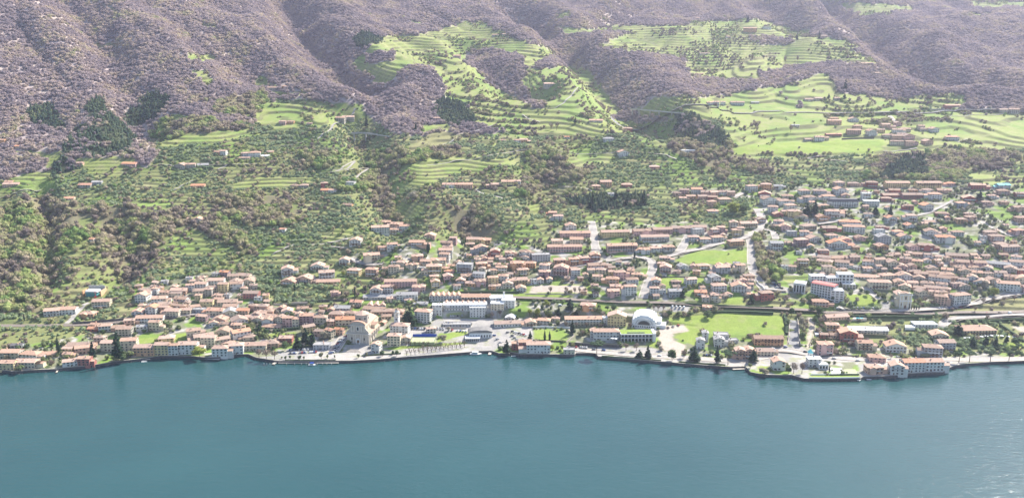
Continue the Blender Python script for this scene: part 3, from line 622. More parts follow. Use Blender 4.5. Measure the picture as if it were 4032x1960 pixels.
def windows_mb(W, D, h, nf, r, shut=True, bay=3.3, ww=1.0, wh=1.5, back=True):
    mb = MB(); fh = h / nf
    def face(L, T):
        n = max(1, int(L / bay))
        for f in range(nf):
            z0 = f * fh + fh * 0.32; z1 = z0 + min(wh, fh * .55)
            for i in range(n):
                if r.random() < 0.1: continue
                u = -L / 2 + (i + .5) * L / n
                mb.box(u - ww / 2, u + ww / 2, -.07, .2, z0, z1, 0, T)
                if shut and r.random() < .75:
                    mb.box(u - ww / 2 - .5, u - ww / 2 - .03, -.1, .2, z0, z1, 1, T); mb.box(u + ww / 2 + .03, u + ww / 2 + .5, -.1, .2, z0, z1, 1, T)
    face(W, lambda p: (p[0], p[1] - D / 2, p[2]))
    face(D, lambda p: (W / 2 - p[1], p[0], p[2])); face(D, lambda p: (-W / 2 + p[1], -p[0], p[2]))
    return mb
def chimney_mb(x, y, z, s=1.0):
    mb = MB(); mb.box(x - .4 * s, x + .4 * s, y - .4 * s, y + .4 * s, z - 1.2, z + 1.1); mb.box(x - .55 * s, x + .55 * s, y - .55 * s, y + .55 * s, z + 1.1, z + 1.3); return mb
NH = 0
def house(c, X, Y, wpx, hpx, code='cGb', rot=None, kind='town_house', D=None, lab=None):
    global NH
    NH += 1; r = random.Random(NH * 13 + 5)
    pxx, pyy = px(c, X, Y); P, z = hit(pxx, pyy); s = z / FPX / CR[c][2]
    if rot is None: rot = r.uniform(-14, 14) if not (c == 'D' and kind == 'town_house') else r.uniform(-30, 12)
    if c == 'D' and kind == 'town_house' and wpx < 170: wpx *= r.uniform(.74, .98)
    ra = R(rot)
    W = max(wpx * s / max(cos(ra), .6) * 0.97, 4.5); h = hpx * s / cos(R(19)) * 1.15
    wc, rt, rc = code
    if rt in 'GS' and hpx > 0: pass
    h = max(h, 2.5); nf = max(1, min(6, round(h / 2.9)))
    if D is None:
        D = min(max(W * 0.66, 7), 11.5) if rt != 'T' else min(max(W * 0.95, 8), 14)
        if hpx * 1.0 < 12 and c in 'HIJ': D = 7
    fx, fy = -sin(ra), cos(ra)
    cx, cy = P[0] + fx * D / 2, P[1] + fy * D / 2
    nm = kind
    if kind != 'farmhouse' and W > 27: nm = 'apartment_block' if nf > 1 else 'long_building'
    noun = nm.replace('_', ' ')
    desc = f"{CN[wc]} {NW[nf]}-storey {noun} with {TN[rt]} {RN[rc]} roof"
    o = thing(nm, {'town_house': 'house', 'villa': 'house', 'farmhouse': 'farmhouse', 'outbuilding': 'outbuilding', 'apartment_block': 'apartment block', 'long_building': 'building'}.get(nm, 'building'),
              (cx, cy, P[2] - 0.1), ra, lab, None, None, None if lab else desc, (pxx, pyy - hpx / CR[c][2] / 2))
    wall_mb(rt, W, D, h).build('wall', WM[wc], o)
    big = wpx / CR[c][2] > 16
    ro = roof_mb(rt, W, D, h).build('roof', (RM[rc]) if rt != 'S' else RM[rc], o)
    if big and rt in 'GTHF':
        for q in range(r.choice((1, 1, 2))):
            a = (D if rt == 'G' else W) / 2
            if rt == 'G': x, y = r.uniform(-.4, .4) * W, r.choice((-1, 1)) * .22 * D; zz = h + (a - abs(y)) * .36
            elif rt == 'T': x, y = r.choice((-1, 1)) * .22 * W, r.uniform(-.4, .4) * D; zz = h + (a - abs(x)) * .36
            elif rt == 'H': x, y = r.uniform(-.15, .15) * W, r.uniform(-.12, .12) * D; zz = h + min(W, D) / 2 * .28
            else: x, y = r.uniform(-.3, .3) * W, r.uniform(-.3, .3) * D; zz = h + .8
            chimney_mb(x, y, zz + .3).build('chimney', WM['s'] if r.random() < .5 else WM['t'], ro)
    windows_mb(W, D, h, nf, r, shut=rt != 'F').build('windows', [M_glass, r.choice(M_shut)], o, 'stuff')
    if big:
        mb = MB(); dx = r.uniform(-.3, .3) * W; mb.box(dx - .55, dx + .55, -D / 2 - .08, -D / 2 + .2, 0, 2.15); mb.build('door', M_wood, o)
        if kind == 'villa' and nf >= 2 and r.random() < .8 or nm == 'apartment_block' and nf >= 2:
            for f in range(1, nf):
                mb = MB(); w0 = W * r.uniform(.55, .9) / 2 if nm == 'villa' else W * .47; zz = f * h / nf + .05
                mb.box(-w0, w0, -D / 2 - 1.3, -D / 2 - .003, zz - .18, zz); mb.box(-w0, w0, -D / 2 - 1.3, -D / 2 - 1.2, zz, zz + .95)
                mb.box(-w0, -w0 + .1, -D / 2 - 1.2, -D / 2 - .003, zz, zz + .95); mb.box(w0 - .1, w0, -D / 2 - 1.2, -D / 2 - .003, zz, zz + .95)
                mb.build('balcony', r.choice((M_white, M_grey, WM[wc], M_wood)), o)
    if nm in ('villa', 'town_house') and W > 9 and rt in 'GTH' and r.random() < .42:
        sx = r.choice((-1, 1)); aw, ad, ah = W * r.uniform(.28, .42), D * r.uniform(.5, .8), h * r.uniform(.5, .8)
        an = wall_mb('G', aw, ad, ah).build('annexe', WM[wc], o); an.location = (sx * (W / 2 + aw / 2 - .3), r.uniform(-.12, .12) * D, 0)
        roof_mb('G', aw, ad, ah).build('roof', RM[rc], an)
    if nm == 'villa' and rt in 'GH' and W > 10 and r.random() < .35:
        gw = W * r.uniform(.3, .42); g_ = wall_mb('T', gw, 2.2, h).build('porch', WM[wc], o); g_.location = (r.uniform(-.22, .22) * W, -D / 2 - 1.08, 0); roof_mb('T', gw, 5.4, h).build('roof', RM[rc], g_).location = (0, 1.4, .05)
    block(cx, cy, max(W, D) / 2 * .95 + 1.0)
    if W > 20:
        for t in (-.35, .35): block(cx + cos(ra) * W * t, cy + sin(ra) * W * t, D / 2 + 2)
    return o
def houses(c, kind, s, default=None):
    for i, rec in enumerate(s.replace('\n', ' ').split('|')):
        q = rec.split()
        if not q: continue
        x, y, w_, h_ = map(float, q[:4]); code = q[4] if len(q) > 4 else default[(i * 7 + int(x)) % len(default)]
        rot = float(q[5]) if len(q) > 5 else None
        house(c, x, y, w_, h_, code, rot, kind)
houses('A', 'town_house', '''90 1015 190 55 tGa 0|270 1015 185 38 wHa -8|65 1120 150 58 yGa 0|240 1105 200 52 cGa 0|465 1000 150 25 yGa|650 965 100 45 yGa|645 1000 90 30 yGa|800 965 130 50 sGa 20|770 925 260 35 sGb
|680 1085 130 40 wGa 20|810 1085 120 60 rGa 0|1040 940 140 70 cGa|1245 935 150 85 cGa|955 860 105 45 tHb|1390 985 200 70 oGa 2|1560 985 135 88 yGa 2|1675 980 95 85 wGa 2|1810 970 185 82 wGa 3|2125 1000 155 68 wHa 2|2280 975 140 72 wHa
|1605 860 145 38 yHa|155 905 110 12 gGk|905 710 85 25 cGa|895 750 110 25 rGr|1015 750 115 48 wGa|1135 745 120 30 sGb 12|1195 795 150 60 tGb|1250 690 100 42 sGa|1440 665 265 40 wGa 5|1490 740 110 70 cGa|1370 750 105 42 wGg
|1325 600 105 35 wTr|1455 585 105 58 wTr|1575 560 100 40 sGa|1655 610 150 50 cGa|1360 470 115 60 wTa|1360 365 60 12 cGa|1420 430 70 55 wGa|1490 400 65 55 wFa|1535 480 140 42 wGa|1585 415 95 40 cGa|1720 400 160 40 sGa|1840 365 80 55 wGa|1935 345 120 48 wGa
|2085 305 155 42 wGa 4|2160 215 90 35 mGr|2075 215 65 22 wFg|2345 235 130 22 cGb|2250 245 110 28 cGb|2270 305 120 25 cTb|2395 305 120 35 cTb|2155 375 100 72 yGa|2285 340 120 45 wGb|2045 375 115 40 cGb|1925 405 125 42 cGb|2015 410 70 58 tHa|2420 430 150 42 rGb
|2355 365 75 30 cHa|2105 440 90 35 cGa|1912 460 60 50 yFa|1690 420 130 35 cGb|1735 475 130 35 wGb|1995 515 125 48 yGb|2110 470 90 30 cGa|2195 500 185 30 cGb|2220 545 140 32 gGb|1880 545 100 30 sGb 28|1720 490 90 25 cGb|1590 525 120 35 yGb|1580 475 80 28 cGb
|2070 595 165 42 cGr|1790 585 110 38 cGa|1910 570 110 28 gFg|2225 610 130 40 cTg|2340 590 120 38 sGr|2440 555 90 48 sHb|2530 560 110 48 sHb|1940 650 110 42 mGa|2110 670 140 30 sTb|2065 700 90 30 wTa|2170 705 110 25 cGb|2320 690 140 42 wTb 25|2420 640 110 28 cGa
|2510 610 120 30 cGa|2490 670 130 32 cTb|1875 810 125 60 cGb 22|1975 835 170 34 cGb 28|2010 905 140 85 cGa 0|2150 785 140 30 cTb|2280 730 100 40 cGa|2340 812 150 52 wGr 32|2160 880 120 50 cGb 30|2410 830 120 22 cHb|2195 890 120 25 cGa|2410 935 330 45 cGa 2|2560 650 70 28 sGa''')
houses('A', 'villa', '''500 600 140 45 wGa|650 585 160 42 wGa|835 620 145 35 oHa|975 520 170 52 cGa 6''')
houses('B', 'villa', '''325 215 115 58 wTa|612 165 130 40 wTa|870 115 100 48 wTa|705 235 150 48 wGa|715 290 235 18 oGa|325 300 150 28 sTa|480 285 160 38 sTa|955 215 125 48 yHa|1130 215 115 55 sHa|1140 75 155 55 cGa|1350 185 110 52 cHb|1425 115 105 30 cHa|1535 150 90 42 cHa
|1580 70 110 42 sHa|1655 115 105 38 sGa|1780 95 150 30 cGa|1740 185 150 55 yHa|1835 50 100 42 wGa|2030 185 150 70 gFg|2205 150 105 48 oHa|2390 180 110 42 cHa|2530 160 110 60 oGa|2168 240 115 42 wGg|2060 235 120 20 cGb|1890 190 75 20 pHr|1880 265 90 42 pTa|1745 250 85 30 yHa
|1755 325 85 48 yTa|1995 295 90 35 sTa|2090 315 100 28 oGa|2180 310 120 42 pHb|2312 290 100 52 yHa|2400 265 100 45 wHa|2450 335 100 42 cTa|2540 290 90 30 yGa|1415 325 320 50 pGa 3|1590 365 130 40 pHa|1180 400 125 48 wTa|1290 385 110 58 wGa|780 410 75 35 pGa|490 1000 1 1 cHa'''.replace('|490 1000 1 1 cHa', ''))
houses('B', 'town_house', '''1220 440 340 20 gGg 3|1480 455 210 52 wGg 4|1485 470 70 22 wGa|980 490 120 22 cGr|845 545 160 18 gGg|1320 465 75 30 cHa|1145 555 205 18 cGb|470 550 110 20 tGb|320 590 105 32 wTa|80 560 180 22 sHb|130 590 110 28 sHb|20 620 120 28 sTb
|130 690 110 42 wTb|245 680 90 55 cTb|325 705 95 75 pGa 3|402 705 65 68 cGa 3|508 690 135 80 mGa 3|640 690 120 65 tHb|35 650 150 28 cGb|130 628 140 20 sGb|165 725 190 15 cGa|795 610 150 25 sHb|925 600 110 25 cHb|885 690 200 50 cGr 2|740 700 75 45 sGa|540 765 100 55 yGb 35
|625 800 90 48 sGb|715 810 75 65 cGr -35|815 780 90 45 sGr|150 910 175 38 sHb 8|305 870 130 50 rGa 0|1240 585 230 24 sHb|1370 590 140 28 sHb|1440 640 90 28 sHb|1280 630 100 25 cGb|1625 665 155 92 wHa -12|1400 785 180 78 wHa -8|1350 890 130 85 cHa -4|1170 955 85 70 wTa -14
|1470 860 90 40 cTa|650 925 160 38 gFg 0|1715 765 90 38 cHa|1625 500 110 14 gGg|2470 640 90 22 wTw|2450 705 260 28 wGb 6|1770 590 95 82 wFw 0|2160 612 155 80 wFw 0|2350 545 130 55 cFw -4|2455 520 130 60 wFw -6''')
houses('C', 'villa', '''85 155 120 58 oHa|150 210 110 48 yHa|212 135 105 38 oHa|350 155 100 42 wHa|160 65 100 25 wTa|20 40 80 28 wTa|503 115 115 48 oHa|508 210 140 62 pTa|358 240 110 58 mHa|120 300 150 42 yGa|20 310 70 45 wGa|130 365 95 30 wTa|655 215 90 52 wGa|865 150 180 35 sGb|895 190 90 32 cHa
|805 190 75 32 cGa|643 110 100 52 oHa|748 95 95 48 rHa|845 65 100 45 sTa|865 265 100 42 cGa|1010 290 125 42 oHa|1088 250 110 62 pHa|1248 240 110 35 yHa|1205 300 115 45 wHb|1042 345 110 30 sGa|1022 410 120 45 pGa|1185 400 115 72 wHa|1430 305 90 42 wTr|1415 395 90 55 wHa|1520 190 110 52 pTa
|1485 125 80 30 oHa|1515 75 105 32 wGa|1700 165 90 38 wTg|1890 155 120 35 yHa|2078 190 150 52 gGa|2250 180 90 62 cHa|1775 305 110 52 wGa|1620 290 80 20 mHb|2010 290 105 55 wTg|2048 365 140 50 wHa|2235 370 150 48 wTa|2340 345 65 45 wGa|2335 240 105 25 oHb|1618 415 130 48 gGg|1862 410 120 35 oGr
|1910 465 78 42 cGa|1995 465 80 58 cGa|2505 450 130 62 rHb|770 545 145 42 oHa|458 655 75 28 cHa|342 680 125 32 cHa|225 700 105 32 cTa|1928 545 100 30 sGa|2245 1020 100 75 sTa -3|2332 1015 110 72 sTa -3|2440 980 120 32 yGg|2540 978 90 32 yGg''')
houses('C', 'town_house', '''730 692 370 55 cGa 2|940 682 45 55 wFw 2|1050 698 180 82 yTa -8|90 695 200 18 wGb 3|950 835 260 72 wHa 0|830 812 70 60 wTa 0|65 930 60 58 rGa 0|165 930 130 68 rGa 0|295 960 235 72 wHa 0|590 987 110 34 cFg -2|1860 915 80 70 wTg -6|1905 850 60 75 wTg -6|2040 897 100 62 wTg -6|2060 842 140 52 wFg -6|2180 860 100 22 wFg''')
houses('D', 'villa', '''110 885 290 58 oGb -2|80 985 170 38 cGb -2|210 1125 120 72 wTa|658 978 145 92 pHa -4|725 757 125 62 yHa|780 640 240 28 sGa|880 850 170 72 rTa -8|645 815 80 32 rGb|745 815 90 30 sGb|1040 935 150 66 cGa -4|1340 952 190 52 wTa -8|1765 835 160 42 cTa -8|1695 998 170 80 gHb -12|1830 948 170 80 gGb 2
|1160 1045 155 38 pHa|1140 1160 160 56 sHa|1350 1170 130 72 wTa -10|442 135 105 62 yHb|610 512 150 42 sHa -8|1030 240 220 15 wGa|1185 342 210 58 cHa|1275 245 150 32 cHa''')
houses('D', 'town_house', '''1515 1140 215 82 wGr 2|1710 1132 185 78 wGa 2|1770 495 140 70 sHb|1850 462 90 42 oTa|1980 487 190 76 wHa 14|2420 360 200 62 wGa -16|640 110 160 32 yHb|680 185 110 52 cHb|815 130 150 42 wGb|790 65 200 22 sGb|640 60 120 22 sGb|945 75 110 38 sGb|1065 120 125 42 wGb|1190 110 120 48 cGb|1315 130 115 42 cTb|1430 95 110 42 sGb
|1540 118 110 42 yHr|1400 155 110 28 pTb|1505 150 100 32 sTb|1505 190 150 14 rGb|1070 170 110 28 wHa|950 150 90 18 wFg|1335 30 120 20 sGb|1550 25 110 20 sGb|1650 50 100 38 wGb|1930 40 200 20 sGb|1975 130 160 45 sGb|2145 135 150 42 pGb|2210 50 110 28 sGb|2320 125 200 25 gGg|2500 130 140 45 wGb|2380 40 110 28 rGb|2500 60 100 28 wGa
|1700 172 120 26 |1830 187 120 30 |1960 168 130 35 cGb|2090 165 120 30 |2210 172 120 30 |2440 192 130 42 |2545 212 80 48 rGb|1580 225 130 30 |1700 217 130 30 |1830 235 150 30 |2010 207 130 38 |2110 218 130 33 |2240 225 130 33 |2350 225 120 38
|1430 250 140 33 |1560 265 120 30 |1755 275 170 42 wGb|1890 265 110 30 |1985 282 110 30 |2075 270 120 38 |1380 310 130 30 |1500 312 130 30 |1640 322 120 33 |1780 322 130 26 |1920 330 80 38 pHb|2010 345 130 30 |1420 348 120 30 |1560 367 120 33 |1680 362 130 30 |1800 372 130 30
|1600 420 100 48 |1700 402 110 33 |1790 402 110 30 |1260 330 80 38 |2160 310 130 30|2280 285 120 30|2560 290 120 42|2450 255 120 30|2620 380 120 50|2620 180 120 40''', ['sGb', 'cTb', 'wGb', 'cTa', 'sHb', 'cHb', 'tTb', 'pGb', 'cGa', 'wTb'])
houses('F', 'villa', '''180 770 85 33 wTa|452 800 75 36 wGa|380 805 65 20 oGa|625 770 115 22 sGa|720 720 80 20 sTa|835 770 85 20 sGb|890 750 50 33 pGa|850 805 75 25 wGa|835 840 100 33 wGa|1120 765 85 33 yGa|1035 755 100 28 yGa|1015 780 65 20 yHa|1105 820 105 28 gTa|1195 845 70 32 rTa|1300 850 70 28 sHa|1408 850 80 32 wHb
|1530 885 135 42 gFg|1612 550 62 18 mGr|1652 592 75 32 wGa|1745 655 80 26 wTa|1775 710 230 28 pGa 2|1647 765 85 28 cGa|1785 760 100 32 cGa|1700 815 260 33 pGa 2|2068 705 212 30 yGa 6|2270 697 145 30 pGb 8|2410 686 145 30 pGb 6|2545 676 140 30 pGb 3|2665 670 130 30 pGb 0|2355 742 215 32 wGa 5|2118 812 225 38 pGa 6|2275 825 85 25 wHa
|2365 815 85 25 wHa|2455 810 85 28 wHa|365 680 130 38 wGa|405 625 65 25 sGa|480 650 90 32 sGa|465 685 65 28 wGa|540 660 80 28 wGa''')
houses('F', 'farmhouse', '''855 350 90 20 wGa|968 352 130 22 sGa|1200 342 70 15 sGa|1150 345 40 12 sGa|1285 335 90 25 yGa|1350 325 60 20 wGa|1930 360 60 20 oHa|2000 340 85 28 oGa|2150 345 78 15 rHa|2130 125 80 28 wTa|2350 215 75 15 rHa|130 340 90 25 wFg|15 385 60 15 wGa|120 485 70 8 oGb|2035 410 45 15 wGg''')
houses('I', 'farmhouse', '''1355 1035 50 15 wGa|1400 1035 60 18 oGa|1440 1035 30 10 oGa|1250 1030 50 10 mGb|2020 1030 80 20 wHg|2150 950 75 15 rHa|1925 888 100 12 cGa|1595 632 90 20 tGa|918 420 55 12 pGa|772 880 50 20 pHa|70 885 70 25 tGa|130 875 90 22 tGa|1195 262 50 8 tGa|1265 255 35 6 wGa|1715 1005 40 10 wGr''')
houses('H', 'farmhouse', '''1570 1125 40 20 oGa|1610 1125 55 25 wGa|1775 1135 50 20 wGa|1842 1138 85 25 wHa|1770 1155 80 8 cGa|1925 1142 60 10 gGw|1955 1110 50 5 oGa|1300 1225 85 22 tTb|1382 1218 65 22 tGa|1470 1210 80 12 tGg|930 1205 115 15 pGr|577 1205 45 20 sGa|125 1075 55 12 cGr|15 1045 40 25 oGa|1975 655 80 15 tGb|2060 640 40 12 oHa|2045 905 50 20 pGa|2105 900 50 15 oGa|2240 905 40 8 tGb|2460 885 70 25 tGa''')
houses('E', 'farmhouse', '''60 320 60 12 oGa|75 345 110 18 sGa|610 350 95 18 tGr|700 330 70 18 gGg|495 438 75 8 cGr|1430 348 100 12 sGr|1430 600 75 18 wTa|1375 585 40 8 sGa|2045 670 45 18 wGr|2130 350 60 15 tHb|2200 350 70 15 tHb|2350 345 50 25 rHa|2360 385 80 15 sGr|660 735 40 12 wGr''')
houses('G', 'town_house', '''60 408 60 18 sGb|115 395 70 25 pGb|205 393 80 28 wGr|270 410 70 25 sGb|340 408 70 22 sGa|400 405 70 22 wGb|455 410 60 25 sGb|105 440 55 15 cGa|165 432 70 18 oGb|250 435 70 20 sGb|320 440 70 20 rGb|412 465 90 28 cHa|320 480 65 26 sHa''')
houses('G', 'villa', '''328 540 85 18 wHa|610 380 75 36 wHa|710 365 75 33 oHa|795 360 65 20 wGg|1245 345 75 28 sHa|1345 340 80 18 sHb|1475 350 80 32 rHb|1662 352 178 32 yGa 0|1888 352 185 32 yGa 0|2050 335 65 15 pHr|698 415 85 20 rTa|735 470 100 33 wTb|845 475 90 26 wHb|865 430 80 18 cHb|990 400 80 25 wHb|1100 405 90 28 gHb|1030 450 90 28 wHb|1165 440 90 25 wHa
|1252 400 80 33 wTa|1285 425 60 18 pTb|1435 430 65 33 wFw|1270 488 215 33 wMk -2|1470 480 110 28 wFw|1640 385 80 15 rGb|1625 420 145 15 rGb 0|1770 430 150 25 rGb 0|1580 450 70 20 rHb|1775 380 60 12 oHb|1880 395 70 25 wHb|1935 435 90 33 wHa|2000 385 100 15 sGb|2245 360 110 25 rGa|2435 360 95 25 gGt|2430 405 80 28 sHb|2550 420 70 25 rGb
|2180 450 85 22 rTa|2130 490 75 26 gHa|2440 470 60 15 sHb|2540 520 80 25 sGb|757 530 70 36 wHa|893 515 80 33 wHa|912 565 90 38 yHa|800 560 70 18 rTa|975 575 70 15 cTa|1190 565 100 38 wHa|1120 590 80 25 oTa|1745 510 65 26 rHb|1885 510 80 28 wTr|1765 590 75 33 wHa|1620 600 75 28 wTr|1985 560 90 20 rHb|1900 610 80 10 wGb|2125 610 70 28 oHb|2195 600 75 33 sHb
|800 625 70 30 wHa|845 660 85 26 pTa|1315 620 150 20 pHr|1345 675 150 36 wHa|1025 655 110 25 cHb|1170 670 110 25 rGb|985 700 65 28 wHa|895 700 70 28 gFg|972 775 90 42 mHa|1065 745 90 26 wTa|1190 720 85 22 wHa|1395 735 70 20 pTb|1230 785 140 28 wTr|1290 750 80 20 pTr|1125 830 75 22 rHb|1565 755 100 42 gTg|1530 685 80 25 wFg|1540 650 70 15 rHb
|1670 690 75 20 wHr|1720 725 90 20 wTa|1760 645 70 20 wTr|1905 700 90 28 wTb|2010 750 130 36 wHr|1560 800 80 25 oTa|1780 805 80 25 pTb|1870 805 110 33 rHb|2340 700 90 25 sHb|2385 740 100 33 sHb|2420 790 90 28 sHb|2480 815 140 33 sGb|2540 690 80 28 pHr|785 800 95 42 wGg|475 655 60 46 cTa|495 700 65 38 yHa|525 690 50 42 cHa|585 640 130 28 cGa|220 690 85 33 wFg|342 695 60 38 pHa|380 680 60 38 mHa
|185 735 80 25 wHa|270 750 80 25 wHa|362 740 85 28 wHa|500 770 115 28 oHa|20 810 60 25 wHa|2100 700 80 25 wHb|2180 560 60 20 sHb|1450 560 60 18 wHb|2310 480 70 22 pHb|2350 430 60 20 wHa|2570 600 90 28 sHb|1130 500 60 20 wHa|680 600 60 20 sTb''')
houses('J', 'farmhouse', '''590 240 95 28 oGa|715 215 65 14 wFw|1130 275 45 12 pGb|1440 468 95 8 cGa|1520 545 50 12 tGb|298 765 38 18 wGa|343 765 50 20 wGa|395 765 35 20 wGa|500 765 100 18 wGb|630 752 60 8 cGg|1020 735 60 12 cGb|1090 730 60 14 cGb|1225 730 45 15 tGb|1205 905 100 25 oGa|1205 868 65 10 oHa|1345 885 70 18 wTa|920 918 60 6 cGg|2065 780 120 12 rGa|2430 820 60 20 cGb|2505 825 70 25 tGb
|1095 1025 65 25 wGa|1140 1020 50 18 cGa|1200 985 120 10 rGr|1020 1025 60 12 tGb|2060 1020 90 22 wHr|145 1105 100 12 wFw|230 545 45 8 oGa|265 400 80 10 cGb|435 275 30 8 wGa|215 140 25 8 oGa''')
houses('J', 'town_house', '''1375 940 60 22 sHa|1345 975 100 25 sGb|1480 985 60 30 wTa|1540 965 60 20 yGb|1580 925 70 18 sGb|1620 940 60 18|1670 915 50 20|1660 965 70 20|1720 960 70 20|1600 1005 90 20|1655 1012 70 22|1745 1010 90 20|1690 990 60 15|1635 1055 55 25|1690 1055 50 25|1745 1060 55 28|1790 1055 45 20|1890 1050 65 22 sTa|1835 935 50 18|1850 952 50 15|1935 960 60 22 wTa''', ['sGb', 'cGb', 'pTb', 'cHb', 'wGb'])
# ------------------------------------------------------------------ landmark buildings
def GP(c, x, y):
    P, z = hit(*px(c, x, y)); return P, z / FPX / CR[c][2]
def root(name, cat, c, x, y, rot, label, group=None):
    P, s = GP(c, x, y); return thing(name, cat, (P[0], P[1], P[2]), R(rot), label, group), P, s
def part(mb, name, m, o, kind=None): return mb.build(name, m, o, kind)
def bx(name, m, o, *a):
    mb = MB(); mb.box(*a); return mb.build(name, m, o)
def arch_prof(w_, z0, z1, n=8):
    """door or niche outline with a round head"""
    r = w_ / 2; P = [(-r, z0), (r, z0)]
    return P + [(r * cos(pi * i / n), z1 - r + r * sin(pi * i / n)) for i in range(n + 1)]
def arch(name, m, o, x, y0, y1, w_, z0, z1):
    mb = MB(); mb.prism([(x + u, z) for u, z in arch_prof(w_, z0, z1)], y0, y1); return mb.build(name, m, o)
M_trim = mat('stone_trim', (.62, .57, .50), .9, .1, .5)
def church():
    o, P, s = root('church', 'church', 'B', 1008, 866, -11, 'large pale baroque parish church with two-tier facade and octagonal dome drum')
    W = 25.0; S = M_pale; T = RM['a']; TB = RM['b']
    bx('front_wall', S, o, -W / 2, W / 2, 0, 1.6, -4, 12.6)
    bx('nave_wall', WM['c'], o, -7.6, 7.6, 1.62, 40, -4, 19.5)
    bx('aisle_wall', S, o, -12.2, -7.61, 1.62, 36, -4, 10.5); bx('aisle_wall', S, o, 7.61, 12.2, 1.62, 36, -4, 10.5)
    mb = MB(); mb.prism([(7.62, 13.4), (12.9, 11.0), (12.9, 10.7), (7.62, 12.9)][::-1], 1.7, 36.3); part(mb, 'aisle_roof', T, o)
    mb = MB(); mb.prism([(-7.62, 13.4), (-12.9, 11.0), (-12.9, 10.7), (-7.62, 12.9)], 1.7, 36.3); part(mb, 'aisle_roof', T, o)
    mb = MB(); mb.prism([(-8.4, 19.3), (0, 22.6), (8.4, 19.3), (8.4, 19.7), (0, 23.1), (-8.4, 19.7)][::-1], 1.9, 40.5); part(mb, 'nave_roof', T, o)
    mb = MB(); mb.prism([(-7.6, 19.3), (7.6, 19.3), (0, 22.4)], 1.7, 40); part(mb, 'gable', WM['c'], o)
    mb = MB(); mb.cyl(0, 44, -4, 15.5, 7.0, n=14); part(mb, 'apse', WM['c'], o); mb = MB(); mb.cyl(0, 44, 15.5, 18.4, 7.6, .3, n=14); part(mb, 'apse_roof', T, o)
    bx('transept', WM['c'], o, -12.0, 12.0, 20.0, 31.0, 10.52, 15.8)
    mb = MB(); mb.box(-12.5, 12.5, 19.5, 31.5, 15.81, 16.1); mb.prism([(19.5, 16.1), (31.5, 16.1), (25.5, 18.2)], -12.5, 12.5, axis='x'); part(mb, 'transept_roof', T, o)
    mb = MB(); mb.cyl(0, 14.5, 18, 29.6, 7.7, n=8); dr = part(mb, 'drum', M_pale, o)
    mb = MB(); mb.cyl(0, 14.5, 29.6, 30.2, 8.5, n=8); part(mb, 'drum_cornice', M_pale, o)
    mb = MB(); mb.cyl(0, 14.5, 30.2, 33.6, 8.6, .9, n=8); mb.cyl(0, 14.5, 33.5, 34.6, .7, .5, n=8); part(mb, 'drum_roof', T, o)
    for i in range(8):
        a = pi / 4 * i; ca, sa = cos(a - pi / 2), sin(a - pi / 2); rr = 7.7 * cos(pi / 8)
        mb = MB(); n0 = 10; vs = [(-sa * 1.0 * cos(t), 0, 0) for t in (0,)]
        pr = [(1.1 * cos(2 * pi * k / 10), 25.8 + 1.1 * sin(2 * pi * k / 10)) for k in range(10)]
        f = [(ca * (rr + .06) - sa * u, 14.5 + sa * (rr + .06) + ca * u, z) for u, z in pr]; g_ = [(ca * (rr - .3) - sa * u, 14.5 + sa * (rr - .3) + ca * u, z) for u, z in pr]
        mb.poly(f); [mb.poly([f[k], g_[k], g_[(k + 1) % 10], f[(k + 1) % 10]]) for k in range(10)]
        mb.build('window', M_glass, dr)
    # lower tier
    for x in (-11.6, -9.2, -5.0, -2.9, 2.9, 5.0, 9.2, 11.6): bx('pilaster', M_trim, o, x - .5, x + .5, -.35, .02, 0, 11.2)
    bx('plinth', M_grey, o, -12.8, 12.8, -.6, -.36, -3, 1.4)
    bx('cornice', M_trim, o, -13.6, 13.6, -1.6, 2.2, 11.2, 12.0); bx('attic', S, o, -12.6, 12.6, -.4, 1.7, 12.62, 13.5)
    arch('door', M_wood, o, 0, -.28, .1, 2.4, 0, 4.2)
    mb = MB(); mb.box(-2.1, -1.4, -.8, .05, 0, 5); mb.box(1.4, 2.1, -.8, .05, 0, 5); mb.prism([(-2.6, 5), (2.6, 5), (0, 6.6)], -.9, .05); part(mb, 'portal', M_white, o)
    for x in (-7.1, 7.1): arch('niche', WM['t'], o, x, -.22, .1, 2.3, 2.0, 7.8)
    for x in (-7.1, 7.1): arch('niche', M_dark, o, x, -.3, .1, 1.2, 4.6, 7.2)
    # upper tier
    bx('upper_wall', S, o, -7.9, 7.9, 0, 1.5, 12.63, 22.0)
    for x in (-7.3, -4.2, 4.2, 7.3): bx('pilaster', M_trim, o, x - .45, x + .45, -.3, .02, 13.5, 20.8)
    bx('cornice', M_trim, o, -8.9, 8.9, -1.3, 1.9, 20.8, 21.5)
    bx('window', M_glass, o, -1.1, 1.1, -.15, .1, 15.2, 19.0); bx('window_frame', M_white, o, -1.6, 1.6, -.1, .06, 14.8, 19.6)
    for x in (-5.7, 5.7): arch('niche', WM['t'], o, x, -.2, .1, 1.5, 15.2, 19.0)
    for sx in (-1, 1):
        mb = MB(); pr = [(sx * 7.9, 13.5), (sx * 12.2, 13.5), (sx * 11.4, 15.0), (sx * 9.8, 16.2), (sx * 8.7, 18.0), (sx * 7.9, 19.6)]
        mb.prism(pr if sx > 0 else pr[::-1], .1, 1.3); part(mb, 'volute', S, o)
    n = 12; r = 8.3; pr = [(r * cos(pi * i / n), 22.0 + 3.2 * sin(pi * i / n)) for i in range(n + 1)]
    mb = MB(); mb.prism(pr, -.2, 1.5); part(mb, 'pediment', S, o)
    mb = MB(); q = [(9.0 * cos(pi * i / n), 22.0 + 3.9 * sin(pi * i / n)) for i in range(n + 1)]
    for i in range(n):
        a, b, c, d = pr[i], pr[i + 1], q[i + 1], q[i]; mb.prism([a, d, c, b], -.7, 2.6)
    part(mb, 'pediment_roof', RM['r'], o)
